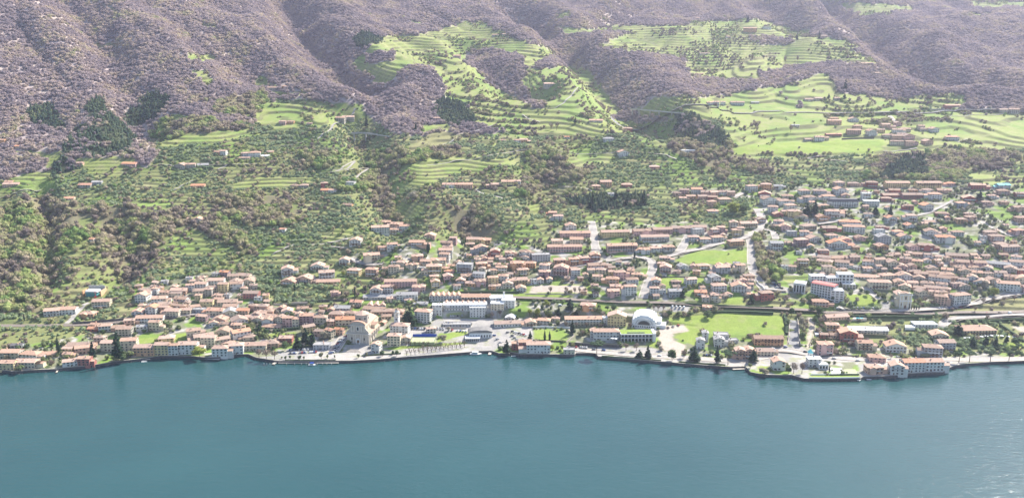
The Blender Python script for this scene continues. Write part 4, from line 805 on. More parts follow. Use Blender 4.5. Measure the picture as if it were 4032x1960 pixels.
    for y in (8, 15, 22, 29):
        for sx in (-1, 1): bx('window', M_glass, o, *sorted((sx * 12.15, sx * 12.28)), y - .8, y + .8, 5, 8.2)
        for sx in (-1, 1): bx('window', M_glass, o, *sorted((sx * 7.5, sx * 7.68)), y - .8, y + .8, 14.6, 17.4)
    for y in (4, 11.5, 18.5, 25.5, 32.5): bx('buttress', S, o, 12.21, 12.9, y - .6, y + .6, -4, 10.3)
    block(P[0] + 4, P[1] + 20, 24)
    # forecourt steps
    o, P, s = root('stone_stairs', 'stairs', 'B', 960, 950, -3, 'pale double flight of stone stairs descending below the church forecourt')
    for i in range(6): bx('step', M_pale, o, -9 + i * .9, 9 - i * .9, i * .8, i * .8 + .78, -1, .3 + i * .3)
def campanile():
    o, P, s = root('bell_tower', 'bell tower', 'B', 1385, 738, -11, 'slender white bell tower with open belfry and little cupola behind the church')
    h = 22.5; a = 2.6
    bx('shaft', M_white, o, -a, a, -a, a, -4, h - 6)
    mb = MB()
    for sx in (-1, 1):
        for sy in (-1, 1): mb.box(sx * a - (sx > 0) * 1.1, sx * a + (sx < 0) * 1.1, sy * a - (sy > 0) * 1.1, sy * a + (sy < 0) * 1.1, h - 5.4, h - 1.2)
    part(mb, 'belfry', M_white, o); bx('string_course', M_pale, o, -a - .3, a + .3, -a - .3, a + .3, h - 6, h - 5.4)
    mb = MB(); mb.cyl(0, 0, h - 4.8, h - 3.0, 1.0, .5, 10); part(mb, 'bell', M_steel, o)
    bx('cornice', M_pale, o, -a - .5, a + .5, -a - .5, a + .5, h - 1.2, h - .5)
    mb = MB(); mb.cyl(0, 0, h - .5, h + 1.8, 1.9, 1.8, 8); part(mb, 'lantern', M_white, o); mb = MB(); mb.cyl(0, 0, h + 1.8, h + 3.0, 2.1, 1.3, 8); mb.cyl(0, 0, h + 3, h + 4.2, 1.3, .1, 8); part(mb, 'cupola', RM['b'], o)
    mb = MB(); mb.cyl(0, 0, -.06, .06, 1.1, n=16); c = part(mb, 'clock_face', M_glass, o); c.rotation_euler = (pi / 2, 0, 0); c.location = (0, -a - .06, h - 8.5)
    for z in (8, 13): bx('slit', M_dark, o, -.25, .25, -a - .05, -a + .2, z, z + 1.3)
    block(P[0], P[1], 4)
church(); campanile()
# factory, chapel-like yards and hall (front-centre pixel, size in crop pixels)
for a in ((1845, 452, 312, 42, 'wSa', 'long factory hall with peach saw-tooth roof, rear left of the works'), (2145, 456, 290, 34, 'wGa', 'long low factory wing with plain peach roof joining the saw-tooth hall'),
          (2040, 498, 430, 20, 'wSa', 'second row of peach saw-tooth roofs behind the white factory front'), (2040, 548, 432, 48, 'wFw', 'white flat-roofed factory front with a row of tall windows'),
          (2390, 478, 230, 45, 'wFw', 'big white flat-roofed factory block at the right end of the works'), (1180, 515, 190, 16, 'wSa', 'small peach saw-tooth workshop roof behind the old church'),
          (1960, 702, 280, 14, 'gFg', 'long low grey carport roof over the parked cars')):
    o = house('B', a[0], a[1], a[2], a[3], a[4], 1.5, 'factory_building', D=9 if 'second' in a[5] or 'carport' in a[5] else 13, lab=a[5]); o['category'] = 'factory building' if 'carport' not in a[5] else 'carport'
o, P, s = root('factory_chimney', 'chimney', 'B', 2415, 470, 0, 'square white factory chimney rising above the big white roof'); bx('shaft', M_white, o, -1, 1, -1, 1, -3, 13); bx('rim', M_grey, o, -1.2, 1.2, -1.2, 1.2, 13, 13.6)
def town_hall():
    o, P, s = root('assembly_hall', 'hall', 'B', 2185, 812, 4, 'white assembly hall with dark curved roof near the little harbour')
    bx('wall', M_white, o, -12, 13, 0, 13, -4, 6.2)
    n = 10; mb = MB(); mb.prism([(13.6 * cos(pi * i / n) + .5, 6.2 + 3.2 * sin(pi * i / n)) for i in range(n + 1)], -.6, 13.6); part(mb, 'roof', mat('dark_roof_sheet', (.20, .19, .18), .7, .2), o)
    for i in range(8): bx('window', M_glass, o, -11 + i * 3, -9.6 + i * 3, -.08, .2, 1, 3.6)
    o, P, s = root('glass_pavilion', 'pavilion', 'B', 2112, 848, 4, 'low white pavilion with glazed front before the assembly hall')
    bx('wall', M_white, o, -7.5, 7.5, 0, 7, -3, 4); bx('roof', M_white, o, -8.2, 8.2, -.8, 7.8, 4.003, 4.5)
    for i in range(7): bx('window', M_glass, o, -7 + i * 2.05, -5.3 + i * 2.05, -.08, .2, .6, 3.2)
    block(P[0], P[1] + 4, 14)
town_hall()
def sports_hall():
    o, P, s = root('sports_hall', 'hall', 'C', 1312, 722, -12, 'great white hall with stepped vault roof and arched front window')
    st = [(13.6, 8.2), (12.4, 10.0), (10.4, 11.6), (7.6, 12.9), (5.2, 13.8)]
    for k, (w_, z) in enumerate(st):
        bx('roof_step', M_white, o, -w_, w_, 2.0 + k * .9, 36 - k * 1.2, -4 if k == 0 else st[k - 1][1] + .003, z)
    bx('front_wall', M_white, o, -13.8, 13.8, 1.0, 1.997, -4, 4.5)
    n = 12
    for k, (r, y0, m) in enumerate(((9.6, 1.2, WM['g']), (8.6, .9, M_white), (7.6, .6, WM['g']), (6.4, .3, M_glass))):
        mb = MB(); mb.prism([(r * cos(pi * i / n), 4.52 + (r * .72) * sin(pi * i / n)) for i in range(n + 1)], y0, 1.99 + .002 * k); part(mb, ['arch', 'arch', 'arch', 'arched_window'][k], m, o)
    for i in range(10): bx('window', M_glass, o, -12 + i * 2.5, -10.6 + i * 2.5, .92, 1.2, 1.5, 3)
    bx('side_wing', M_white, o, 13.9, 24, 4, 26, -4, 4.2); bx('side_wing', M_white, o, 13.85, 19, 8, 30, 4.203, 7.5)
    block(P[0] + 4, P[1] + 18, 22)
    o, P, s = root('porticoed_hall', 'hall', 'C', 1245, 848, 1, 'two-storey hall with white columns and a mossy green roof')
    W = 17.5
    bx('wall', WM['t'], o, -W, W, 3, 15, -4, 8.2); bx('roof', M_moss, o, -W + .4, W - .4, .6, 15, 9.0, 9.25); bx('roof_edge', M_white, o, -W - .3, W + .3, -.3, 15.3, 8.203, 8.997)
    bx('gallery_floor', M_white, o, -W, W, 0, 2.997, 4.0, 4.4)
    bx('side_wall', M_white, o, W + .003, W + 3.0, -.5, 15.5, -4, 9.6)
    for i in range(10): bx('column', M_white, o, -W + .1 + i * 3.8, -W + .55 + i * 3.8, .02, .5, -3, 8.2)
    for f in (0.3, 4.6):
        for i in range(9): bx('window', M_glass, o, -W + 1.0 + i * 3.8, -W + 3.4 + i * 3.8, 2.9, 3.1, f, f + 2.6)
    mb = MB(); [mb.box(-10 + i * 1.6, -9 + i * 1.6, 2, 5, 9.26, 9.7) for i in range(12)]; part(mb, 'solar_panels', M_glass, o)
    block(P[0], P[1] + 7, 18)
sports_hall()
def flat_block(name, lab, c, x, y, W, D, h, rot, wm, bays, nf, rm=None, vault=False, deep=5):
    o, P, s = root(name, name.replace('_', ' '), c, x, y, rot, lab)
    bx('wall', wm, o, -W / 2, W / 2, 0, D, -deep, h)
    if vault:
        n = 8; mb = MB(); mb.prism([(D / 2 + (D / 2 + .3) * cos(pi * i / n), h + 1.9 * sin(pi * i / n)) for i in range(n + 1)], -W / 2 - .3, W / 2 + .3, axis='x'); part(mb, 'roof', M_vault, o)
    else:
        part(roof_mb('F', W, D, h), 'roof', rm or M_white, o).location = (0, D / 2, 0)
    fh = h / nf
    for f in range(nf):
        for i in range(bays):
            u = -W / 2 + (i + .5) * W / bays; bx('window', M_glass, o, u - W / bays * .3, u + W / bays * .3, -.09, .2, f * fh + .8, f * fh + fh * .82)
        for i in range(3): v = (i + .5) * D / 3; bx('window', M_glass, o, W / 2 - .2, W / 2 + .09, v - D * .09, v + D * .09, f * fh + .8, f * fh + fh * .82)
    if True:
        for i in range(bays + 1): u = -W / 2 + i * W / bays; bx('fin', M_white, o, u - .2, u + .2, -.6, -.003, 0, h - .2)
    ra = R(rot); block(P[0] - sin(ra) * D / 2, P[1] + cos(ra) * D / 2, max(W, D) / 2 + 1)
    return o
flat_block('hospital_wing', 'white cube wing of the hospital with tall dark windows, at its left end', 'D', 400, 372, 13, 14, 11, -28, M_white, 4, 1)
flat_block('hospital_wing', 'long white hospital wing under a red vaulted roof, balconies down its side', 'D', 620, 418, 27, 14, 15, -42, M_white, 8, 5, vault=True, deep=8)
flat_block('hospital_wing', 'white corner block at the near end of the red-vaulted hospital wing', 'D', 765, 468, 15, 13, 14, -8, M_white, 3, 5, deep=8)
flat_block('hospital_wing', 'rear left flat-roofed hospital block behind the red vault', 'D', 585, 285, 18, 10, 9, 0, M_white, 5, 3)
flat_block('hospital_wing', 'rear middle hospital block with tall upright fins', 'D', 730, 300, 15, 10, 9, 3, M_white, 6, 2)
flat_block('hospital_wing', 'tallest rear right hospital block with flat white roof', 'D', 850, 292, 18, 13, 12, -6, M_white, 4, 3)
flat_block('hospital_wing', 'low cream hospital annexe at the far right of the complex', 'D', 885, 335, 15, 10, 5, -8, WM['c'], 4, 2)
def baroque():
    o, P, s = root('small_church', 'church', 'D', 1425, 522, -5, 'small cream baroque church with tall two-tier front beside the road')
    bx('wall', WM['c'], o, -6.8, 6.8, 0, 9, -3, 17.0); bx('nave', WM['c'], o, -6.0, 6.0, 9.003, 26, -3, 13); mb = MB(); mb.prism([(-6.6, 12.9), (6.6, 12.9), (0, 15.6)], 9.1, 26.5); part(mb, 'nave_roof', RM['a'], o)
    mb = MB(); mb.cyl(-6.5, 6, -3, 10, 4.0, n=12); mb.cyl(-6.5, 6, 10, 12, 4.2, .4, 12); part(mb, 'side_chapel', WM['c'], o)
    for x in (-6.2, -3, 3, 6.2): bx('pilaster', M_white, o, x - .4, x + .4, -.3, .02, 0, 8.4); bx('pilaster', M_white, o, x - .4, x + .4, -.3, .02, 9.2, 15.6)
    bx('cornice', M_white, o, -7.3, 7.3, -.7, .02, 8.4, 9.2); bx('cornice', M_white, o, -7.4, 7.4, -.8, 9.4, 15.6, 16.4)
    bx('balustrade', M_pale, o, -7.0, 7.0, -.4, 0.3, 17.003, 18)
    arch('door', M_wood, o, 0, -.2, .1, 2, 0, 3.8); arch('window', M_glass, o, 0, -.2, .1, 1.6, 10.5, 14.2); arch('window', M_glass, o, -4.6, -.2, .1, .9, 3.5, 6.2); arch('window', M_glass, o, 4.6, -.2, .1, .9, 3.5, 6.2)
    for y in (3, 7): bx('window', M_glass, o, 6.7, 6.88, y - .5, y + .5, 10.5, 13.5)
    mb = MB(); mb.prism([(-7.4, 16.41), (7.4, 16.41), (0, 18.6)], 1.0, 9.6); part(mb, 'roof', RM['b'], o)
    block(P[0], P[1] + 10, 13)
    # turret of the turquoise house
    o, P, s = root('turret_annexe', 'turret', 'D', 512, 1040, 0, 'slim white turret with pointed turquoise roof behind the turret house')
    bx('wall', M_white, o, -2, 2, 0, 4, -2, 9.5); mb = MB(); mb.box(-2.5, 2.5, -.5, 4.5, 9.5, 9.8)
    n = len(mb.v); mb.poly([(-2.5, -.5, 9.8), (2.5, -.5, 9.8), (0, 2, 13.5)]); mb.poly([(2.5, -.5, 9.8), (2.5, 4.5, 9.8), (0, 2, 13.5)]); mb.poly([(2.5, 4.5, 9.8), (-2.5, 4.5, 9.8), (0, 2, 13.5)]); mb.poly([(-2.5, 4.5, 9.8), (-2.5, -.5, 9.8), (0, 2, 13.5)]); part(mb, 'roof', M_turq, o)
    for z in (2, 6): bx('window', M_glass, o, -.5, .5, -.07, .1, z, z + 1.5)
baroque()
o = house('D', 555, 1090, 128, 66, 'wHw', 0, 'villa', lab='white lakeside house with white hipped roof beside the turquoise turret'); flat_block('villa', 'low white front storey of the turret house', 'D', 640, 1112, 9, 8, 4.5, 0, M_white, 3, 1)
o = house('D', 1075, 775, 385, 34, 'cGw', -3, 'long_building', D=13, lab='long cream shed with white metal roof and a row of windows')
o = house('D', 2150, 787, 340, 42, 'yHa', 3, 'hotel', D=19, lab='broad yellow hotel with wide terracotta hipped roof by the right edge'); o['category'] = 'hotel'
o = house('D', 1630, 727, 225, 38, 'wFw', -1, 'villa', D=12, lab='modern flat-roofed white house below the railway at the right')
# building site
o, P, s = root('building_site', 'building site', 'A', 880, 410, 0, 'teal-netted scaffold house under a white tarpaulin, cut into the hillside')
bx('scaffold_net', mat('teal_net', (.08, .30, .32), .8, .2), o, -6.5, 6.5, 0, 8, -2, 5.5)
mb = MB(); mb.prism([(-7, 5.5), (8.5, 5.5), (7.5, 7.2), (-6, 7.4)], -1, 9); part(mb, 'tarpaulin', M_white, o)
for i in range(8): bx('pole', M_steel, o, -7 + i * 2, -6.85 + i * 2, -.4, -.25, -1, 7)
for x in (-10, 12): bx('retaining_wall', WM['o'], o, x - .5, x + .5, 0, 14, -2, 7)
bx('retaining_wall', M_grey, o, -9, 11, 14.003, 15, -2, 10); block(P[0], P[1] + 8, 14)
o, P, s = root('mini_crane', 'crane', 'A', 925, 418, 20, 'small red crane in front of the teal scaffold')
mb = MB(); mb.box(-1.4, 1.4, -1, 1, 0, 1.2); part(mb, 'base', M_red, o); mb = MB(); mb.tube((0, 0, 1), (-.6, 0, 9), .22, .15); part(mb, 'mast', M_red, o); mb = MB(); mb.tube((-.6, 0, 9), (-4, 0, 11.5), .15, .1); part(mb, 'jib', M_white, o)
# ------------------------------------------------------------------ fields, courts, pool
def quad_on(name, cat, c, P4, m, lab, dz=.25, th=None):
    H = [hit(*px(c, *p))[0] for p in P4]; z = max(h[2] for h in H) + dz; c0 = np.mean(H, 0)
    o = thing(name, cat, (c0[0], c0[1], z), 0, lab); mb = MB(); L = [(h[0] - c0[0], h[1] - c0[1]) for h in H]
    mb.poly([(x, y, 0) for x, y in L]); n = len(L)
    for i in range(n): a, b = L[i], L[(i + 1) % n]; mb.poly([(*a, -3), (*b, -3), (*b, 0), (*a, 0)])
    mb.build('surface', m, o); return o, L, z
o, L, z = quad_on('sports_court', 'sports court', 'B', ((1508, 878), (1745, 880), (1768, 800), (1535, 800)), M_court, 'fenced pale green sports court with blue screen behind the promenade')
a, b, c_, d = [np.array(q) for q in L]
mb = MB(); mb.poly([(*d, 0), (*c_, 0), (*c_, 3.2), (*d, 3.2)]); mb.poly([(*(c_ + (0, .2)), 0), (*(d + (0, .2)), 0), (*(d + (0, .2)), 3.2), (*(c_ + (0, .2)), 3.2)]); mb.poly([(*d, 3.2), (*c_, 3.2), (*(c_ + (0, .2)), 3.2), (*(d + (0, .2)), 3.2)]); mb.build('windscreen', M_blue, o)
def fence_posts(o, A, B, n, h=3.2):
    for i in range(n + 1): p = A + (B - A) * i / n; bx('post', M_grey, o, p[0] - .08, p[0] + .08, p[1] - .08, p[1] + .08, 0, h)
    for z_ in (1.6, h): mb = MB(); mb.tube((*A, z_), (*B, z_), .05, .05, 4); mb.build('rail', M_grey, o)
fence_posts(o, a, b, 10); fence_posts(o, b, c_, 8); fence_posts(o, a, d, 8)
mb = MB(); mx = lambda u, v: (a * (1 - u) + b * u) * (1 - v) + (d * (1 - u) + c_ * u) * v
def line(p, q, w_=.12):
    p = np.array(p); q = np.array(q); t = (q - p) / np.linalg.norm(q - p); n_ = np.array((-t[1], t[0])) * w_; mb.poly([(*(p - n_), .012), (*(q - n_), .012), (*(q + n_), .012), (*(p + n_), .012)])
for u0, v0, u1, v1 in ((.08, .1, .92, .1), (.92, .1, .92, .9), (.92, .9, .08, .9), (.08, .9, .08, .1), (.5, .1, .5, .9)): line(mx(u0, v0), mx(u1, v1))
mb.build('lines', M_white, o)
for c, x, y, lab in (('C', 722, 284, 'white goal frame at the right end of the football pitch'), ('C', 255, 330, 'white goal frame at the left end of the football pitch')):
    o, P, s = root('goal', 'goal', c, x, y, 80, lab); mb = MB(); mb.tube((-3, 0, 0), (-3, 0, 2.3), .1, .1); mb.tube((3, 0, 0), (3, 0, 2.3), .1, .1); mb.tube((-3, 0, 2.3), (3, 0, 2.3), .1, .1); part(mb, 'goal_frame', M_white, o)
o, L, z = quad_on('swimming_pool', 'swimming pool', 'D', ((915, 645), (1055, 645), (1050, 610), (930, 610)), M_pale, 'turquoise swimming pool on a pale terrace beside the salmon house')
k = .52; mb = MB(); mb.poly([(x * k, y * k, .012) for x, y in L]); mb.build('water', M_pool, o)
quad_on('white_terrace', 'terrace', 'D', ((712, 1160), (828, 1160), (815, 1100), (706, 1098)), M_white, 'bright white square terrace in the turret house garden')
quad_on('green_lawn_terrace', 'lawn', 'D', ((850, 1160), (965, 1162), (945, 1112), (838, 1112)), M_court, 'small green lawn square beside the white terrace')
quad_on('white_canopy', 'canopy', 'D', ((1425, 740), (1520, 740), (1520, 705), (1425, 702)), M_white, 'white canvas canopy beside the modern flat-roofed house', 2.2)
quad_on('paved_yard', 'yard', 'D', ((560, 795), (640, 790), (625, 750), (555, 755)), M_white, 'white paved yard beside the river bed')
# ------------------------------------------------------------------ walls and hedges
M_hedge = mat('hedge_leaf', (.055, .085, .04), .95, .35, 1.2, bump=.6)
def run(name, cat, c, s_, h, th, m, lab, dz=0):
    L = smooth_line([p[:2] for p in hits(pts(c, s_))], 5); zz = hgt(L[:, 0], L[:, 1]); c0 = L[len(L) // 2]; z0 = float(zz[len(L) // 2])
    o = thing(name, cat, (c0[0], c0[1], z0), 0, lab); T = np.gradient(L, axis=0); T /= np.linalg.norm(T, axis=1)[:, None]; N = np.stack([-T[:, 1], T[:, 0]], 1) * th / 2; mb = MB(); L = L - c0; r = random.Random(len(lab))
    hs = [h * (r.uniform(.8, 1.15) if name == 'hedge' else 1) for _ in L]
    for i in range(len(L) - 1):
        A, B, C_, D_ = L[i] - N[i], L[i + 1] - N[i + 1], L[i + 1] + N[i + 1], L[i] + N[i]; za, zb = zz[i] - z0, zz[i + 1] - z0; ta, tb = za + hs[i], zb + hs[i + 1]
        mb.poly([(*A, za - 2), (*B, zb - 2), (*B, tb), (*A, ta)]); mb.poly([(*A, ta), (*B, tb), (*C_, tb), (*D_, ta)]); mb.poly([(*C_, zb - 2), (*D_, za - 2), (*D_, ta), (*C_, tb)])
    mb.build('foliage' if name == 'hedge' else 'masonry', m, o)
    for p in L: block(p[0] + c0[0], p[1] + c0[1], th)
    return o
for q in (('retaining_wall', 'C', '585 880 700 886 900 895 1075 905', 3.6, .6, M_stone, 'long grey retaining wall under the white-walled terrace'), ('retaining_wall', 'C', '360 452 640 455 1100 462', 1.2, .5, M_stone, 'low stone wall along the railway above the villa'),
          ('hedge', 'C', '1460 478 1700 492 2100 512 2560 522', 2.6, 1.8, M_hedge, 'long dark hedge along the railway, in front of the villas'), ('retaining_wall', 'D', '795 545 1000 556 1300 560 1690 566', 2.2, .6, M_stone, 'long road wall above the railway under the baroque church'),
          ('hedge', 'D', '800 600 1100 612 1400 612 1690 605', 2.4, 2.0, M_hedge, 'dark hedge below the railway embankment'), ('retaining_wall', 'D', '385 640 400 760 415 900', 2.5, .5, M_pale, 'pale channel wall at the left of the river trees'),
          ('retaining_wall', 'D', '312 660 305 760 300 870', 1.6, .5, M_pale, 'pale parapet at the left of the street ramp'), ('garden_wall', 'D', '560 720 540 800 505 900', 1.8, .4, M_pale, 'pale wall along the right of the dry river bed'),
          ('hedge', 'B', '130 748 250 742 430 725', 2.6, 1.6, M_hedge, 'dark clipped hedge above the small park'), ('retaining_wall', 'A', '700 676 1000 655 1300 628 1600 603', 2.4, .5, M_stone, 'long grey retaining wall above the railway at left'),
          ('retaining_wall', 'B', '190 492 350 484 520 478', 2.2, .5, M_pale, 'pale terrace wall behind the old quarter'), ('retaining_wall', 'B', '500 468 700 462 910 452', 3, .5, M_stone, 'blue-grey shaded terrace wall left of the workshops'),
          ('hedge', 'D', '1850 660 2000 650 2300 652 2576 640', 2.6, 2.2, M_hedge, 'tall hedge between hotel garden and highway'), ('hedge', 'D', '2340 690 2450 760 2576 850', 2.6, 2.2, M_hedge, 'diagonal dark hedge right of the hotel'),
          ('hedge', 'D', '1850 850 1950 890 2200 920 2500 925', 1.8, 1.4, M_hedge, 'low hedge below the hotel garden'), ('garden_wall', 'D', '515 1168 700 1166 980 1164', 1.4, .4, M_white, 'low white wall behind the lakeside lawn strip'),
          ('garden_wall', 'D', '500 1200 700 1200 990 1196', 1.2, .4, M_white, 'white parapet along the lakeside lawn strip'), ('garden_wall', 'C', '590 760 640 790 565 860', 1.6, .4, M_pale, 'pale wall at the right of the cypress lawn'),
          ('garden_wall', 'C', '240 712 420 712 600 718', 1.8, .5, M_white, 'white wall behind the two tall cypresses'), ('garden_wall', 'C', '240 838 400 842 560 850', 1.6, .5, M_stone, 'dark wall in front of the cypress lawn'),
          ('retaining_wall', 'C', '1480 230 1700 225 1980 232', 1.2, .4, M_stone, 'garden wall behind the single dark cottage'), ('retaining_wall', 'G', '640 1030 680 1070 720 1110', 2, .5, M_white, 'white parapet beside the descending village street'),
          ('hedge', 'C', '1900 580 2100 560 2560 575', 2, 3.0, M_hedge, 'irregular hedge at the top of the mown field'), ('hedge', 'D', '260 600 280 680 285 780', 3, 3.0, M_hedge, 'overgrown hedge at the right end of the mown field'),
          ('retaining_wall', 'C', '170 388 500 388 830 392', 1.0, .4, M_pale, 'pale kerb wall below the sandy football pitch'), ('hedge', 'B', '1960 380 2200 372 2560 378', 2.2, 2.0, M_hedge, 'green bank hedge behind the factory'),
          ('retaining_wall', 'D', '190 280 215 330 250 340', 2.4, .5, M_stone, 'curved dark wall at the hospital car park'), ('garden_wall', 'D', '430 170 520 168 620 165', 1.5, .4, M_pale, 'pale wall below the square yellow house'),
          ('hedge', 'C', '905 990 1150 1005 1480 1030', 1.1, 1.2, M_hedge, 'low clipped hedge between the promenade road and quay grass'), ('hedge', 'C', '1650 1042 1850 1058 2100 1072', 1.1, 1.2, M_hedge, 'low hedge along the grass under the lakeside conifers'),
          ('hedge', 'B', '300 1026 520 1028 790 1024', 1.0, 1.2, M_hedge, 'low hedge beds along the quay before the parking place'), ('hedge', 'B', '1040 985 1200 975 1420 962', 1.3, 1.5, M_hedge, 'hedge along the quay between chapel and promenade'),
          ('garden_wall', 'D', '620 992 800 985 960 990', 1.6, .4, M_stone, 'grey garden wall above the white terrace gardens'), ('hedge', 'D', '700 1170 830 1168 980 1166', 1.3, 1.2, M_hedge, 'dark hedge behind the lakeside lawn strip'),
          ('retaining_wall', 'F', '930 365 1050 372 1400 345', 1.8, .4, M_stone, 'stone wall under the knoll farmhouses'), ('retaining_wall', 'B', '1500 712 1700 716 2050 722', 1.6, .4, M_pale, 'pale wall along the factory street'),
          ('retaining_wall', 'J', '1255 1012 1350 1008 1490 1006', 2.4, .4, M_stone, 'stone wall under the hill hamlet, above the green field'), ('retaining_wall', 'J', '1890 798 2100 798 2340 796', 2.2, .4, M_pale, 'grey highway wall below the far red houses')):
    run(q[0], q[0].replace('_', ' '), q[1], q[2], q[3], q[4], q[5], q[6])
def viaduct(c, s_, h, lab, n=6, w_=8):
    L = smooth_line([p[:2] for p in hits(pts(c, s_))], 6); zz = hgt(L[:, 0], L[:, 1]); z0 = float(max(zz[0], zz[-1])) + h; c0 = L[len(L) // 2]; o = thing('viaduct', 'viaduct', (c0[0], c0[1], z0), 0, lab); L = L - c0
    mb = MB(); z = np.zeros(len(L)); ribbon(mb, L, -w_ / 2, w_ / 2, 0, z=z); ribbon(mb, L, w_ / 2, -w_ / 2, -1.2, z=z); mb.build('deck', M_asph, o)
    mb = MB(); T = np.gradient(L, axis=0); T /= np.linalg.norm(T, axis=1)[:, None]; N = np.stack([-T[:, 1], T[:, 0]], 1)
    for sg_ in (-1, 1):
        A = L + N * sg_ * w_ / 2
        for i in range(len(A) - 1): mb.poly([(*A[i], -1.2), (*A[i + 1], -1.2), (*A[i + 1], .9), (*A[i], .9)])
    mb.build('parapet', M_grey, o)
    for i in np.linspace(1, len(L) - 2, n).astype(int): bx('pier', M_grey, o, L[i][0] - 1, L[i][0] + 1, L[i][1] - 2.5, L[i][1] + 2.5, -30, -1.2)
viaduct('I', '160 1022 260 1016 445 1000', 3.0, 'concrete road viaduct crossing the brown wooded ravine')
viaduct('I', '2180 852 2350 842 2560 836', 4.0, 'highway viaduct over the deep wooded valley mouth')
# ------------------------------------------------------------------ lake edge: jetties, posts, boats
def lake_pt(c, x, y): X, Y = plane_pt(*px(c, x, y), 0.0); return X, Y
for i, x in enumerate((98, 125, 155, 200, 315, 392, 460, 505, 615, 665, 705, 750)):
    X, Y = lake_pt('B', x, 1078 if i != 3 else 1084); o = thing('mooring_post', 'mooring post', (X, Y, 0), 0, desc='white-topped mooring post standing in the lake', at=px('B', x, 1075), group='mooring posts by the boat landing')
    mb = MB(); mb.cyl(0, 0, -3, 1.9, .22, n=7); part(mb, 'shaft', M_wood, o); mb = MB(); mb.cyl(0, 0, 1.9, 2.9, .24, .2, n=7); part(mb, 'cap', M_white, o)
def jetty(c, x, y, x2, y2, w_, lab, m=M_pale):
    A = np.array(lake_pt(c, x, y)); B = np.array(lake_pt(c, x2, y2)); L = np.linalg.norm(B - A); a = math.atan2(B[1] - A[1], B[0] - A[0]); o = thing('jetty', 'jetty', (A[0], A[1], 0), a, lab)
    bx('deck', m, o, 0, L, -w_ / 2, w_ / 2, .7, 1.1)
    k = max(2, int(L / 4))
    for i in range(k + 1):
        for s_ in (-1, 1): bx('pile', M_wood, o, i * L / k - .15, i * L / k + .15, s_ * (w_ / 2 - .3) - .15, s_ * (w_ / 2 - .3) + .15, -3, .697)
jetty('B', 182, 1070, 222, 1048, 3, 'short pale jetty left of the mooring posts'); jetty('B', 235, 1056, 820, 1056, 2.2, 'long narrow landing stage along the quay'); jetty('B', 2275, 978, 2290, 930, 3, 'small pale mole beside the harbour')
jetty('A', 1990, 1012, 2125, 1020, 5, 'flat concrete landing before the white houses at left', M_grey); jetty('A', 865, 1082, 980, 1072, 3.5, 'pale boat landing below the big dark conifer'); jetty('D', 975, 1228, 1000, 1205, 2.5, 'tiny white jetty at the garden corner', M_white)
jetty('A', 545, 1150, 560, 1125, 1.5, 'narrow footbridge jetty by the red-brown house'); jetty('C', 2170, 1118, 2300, 1112, 3, 'pale bathing platform before the gabled stone house'); jetty('A', 1375, 1030, 1450, 1018, 3.5, 'stone slip under the long orange waterfront house')
def boat(c, x, y, L, rot, lab, cabin=True):
    X, Y = lake_pt(c, x, y); o = thing('boat', 'boat', (X, Y, 0), R(rot), lab); mb = MB(); B = L * .16
    low = [(-L / 2, -B), (L * .25, -B), (L / 2, 0), (L * .25, B), (-L / 2, B)]; n = 5
    a = [(x_ * .92, y_ * .7, -.3) for x_, y_ in low]; b = [(x_, y_, L * .09) for x_, y_ in low]; mb.poly(a[::-1]); [mb.poly([a[i], a[(i + 1) % n], b[(i + 1) % n], b[i]]) for i in range(n)]; mb.poly(b); part(mb, 'hull', M_white, o)
    if cabin:
        bx('cabin', M_white, o, -L * .3, L * .15, -B * .7, B * .7, L * .09 + .003, L * .09 + 1.9); bx('windows', M_glass, o, -L * .27, L * .16, -B * .72, B * .72, L * .09 + .9, L * .09 + 1.5); bx('cabin_roof', M_blue if 'blue' in lab else M_white, o, -L * .33, L * .2, -B * .8, B * .8, L * .09 + 1.91, L * .09 + 2.05)
boat('B', 565, 1072, 8, 5, 'white motor boat with blue roof moored at the landing posts'); boat('B', 2145, 968, 13, -2, 'larger white cabin boat in the little harbour'); boat('B', 1395, 1018, 5, 8, 'small open white boat below the promenade', False)
boat('A', 1395, 1040, 6, 10, 'small white rowing boat drawn up near the orange house', False); boat('C', 55, 985, 5, 0, 'small open boat by the red lakeside house', False); boat('D', 1080, 1212, 5, -5, 'tiny open boat off the eastern waterfront', False)
# ------------------------------------------------------------------ parked cars
M_car = {k: mat('car_' + k, c, .35, spec=.5) for k, c in {'white': (.75, .75, .74), 'silver': (.45, .46, .47), 'black': (.03, .03, .035), 'red': (.42, .04, .04), 'blue': (.05, .10, .28), 'grey': (.18, .19, .2)}.items()}
M_tyre = mat('tyre', (.02, .02, .02), .9)
def car_mesh(col, van=False):
    mb = MB(); h = 2.0 if van else 1.0
    mb.prism([(-2.1, .3), (2.1, .3), (2.15, .75), (1.9, .95), (1.0, 1.0 if not van else 1.1), (.8 if not van else 1.2, 1.0 + (.0 if not van else 1.0)), (-2.0, 1.0 + (.0 if not van else 1.1)), (-2.15, .8)], -.85, .85)
    if not van: mb.prism([(-1.8, .98), (.95, .98), (.35, 1.45), (-1.3, 1.48)], -.74, .74, 1); mb.box(-1.25, .3, -.7, .7, 1.45, 1.5)
    else: mb.box(1.18, 1.26, -.7, .7, 1.25, 1.9, 1)
    for x in (-1.35, 1.35):
        for y in (-.8, .8):
            o = len(mb.v)
            for yy in (y - .12, y + .12): mb.v += [(x + .34 * cos(t * pi / 4), yy, .34 + .34 * sin(t * pi / 4)) for t in range(8)]
            for t in range(8): mb.f.append((o + t, o + (t + 1) % 8, o + 8 + (t + 1) % 8, o + 8 + t)); mb.m.append(2)
            mb.f.append(tuple(o + t for t in range(8))); mb.f.append(tuple(o + 15 - t for t in range(8))); mb.m += [2, 2]
    return mb.mesh('car_' + col, [M_car[col], M_glass, M_tyre])
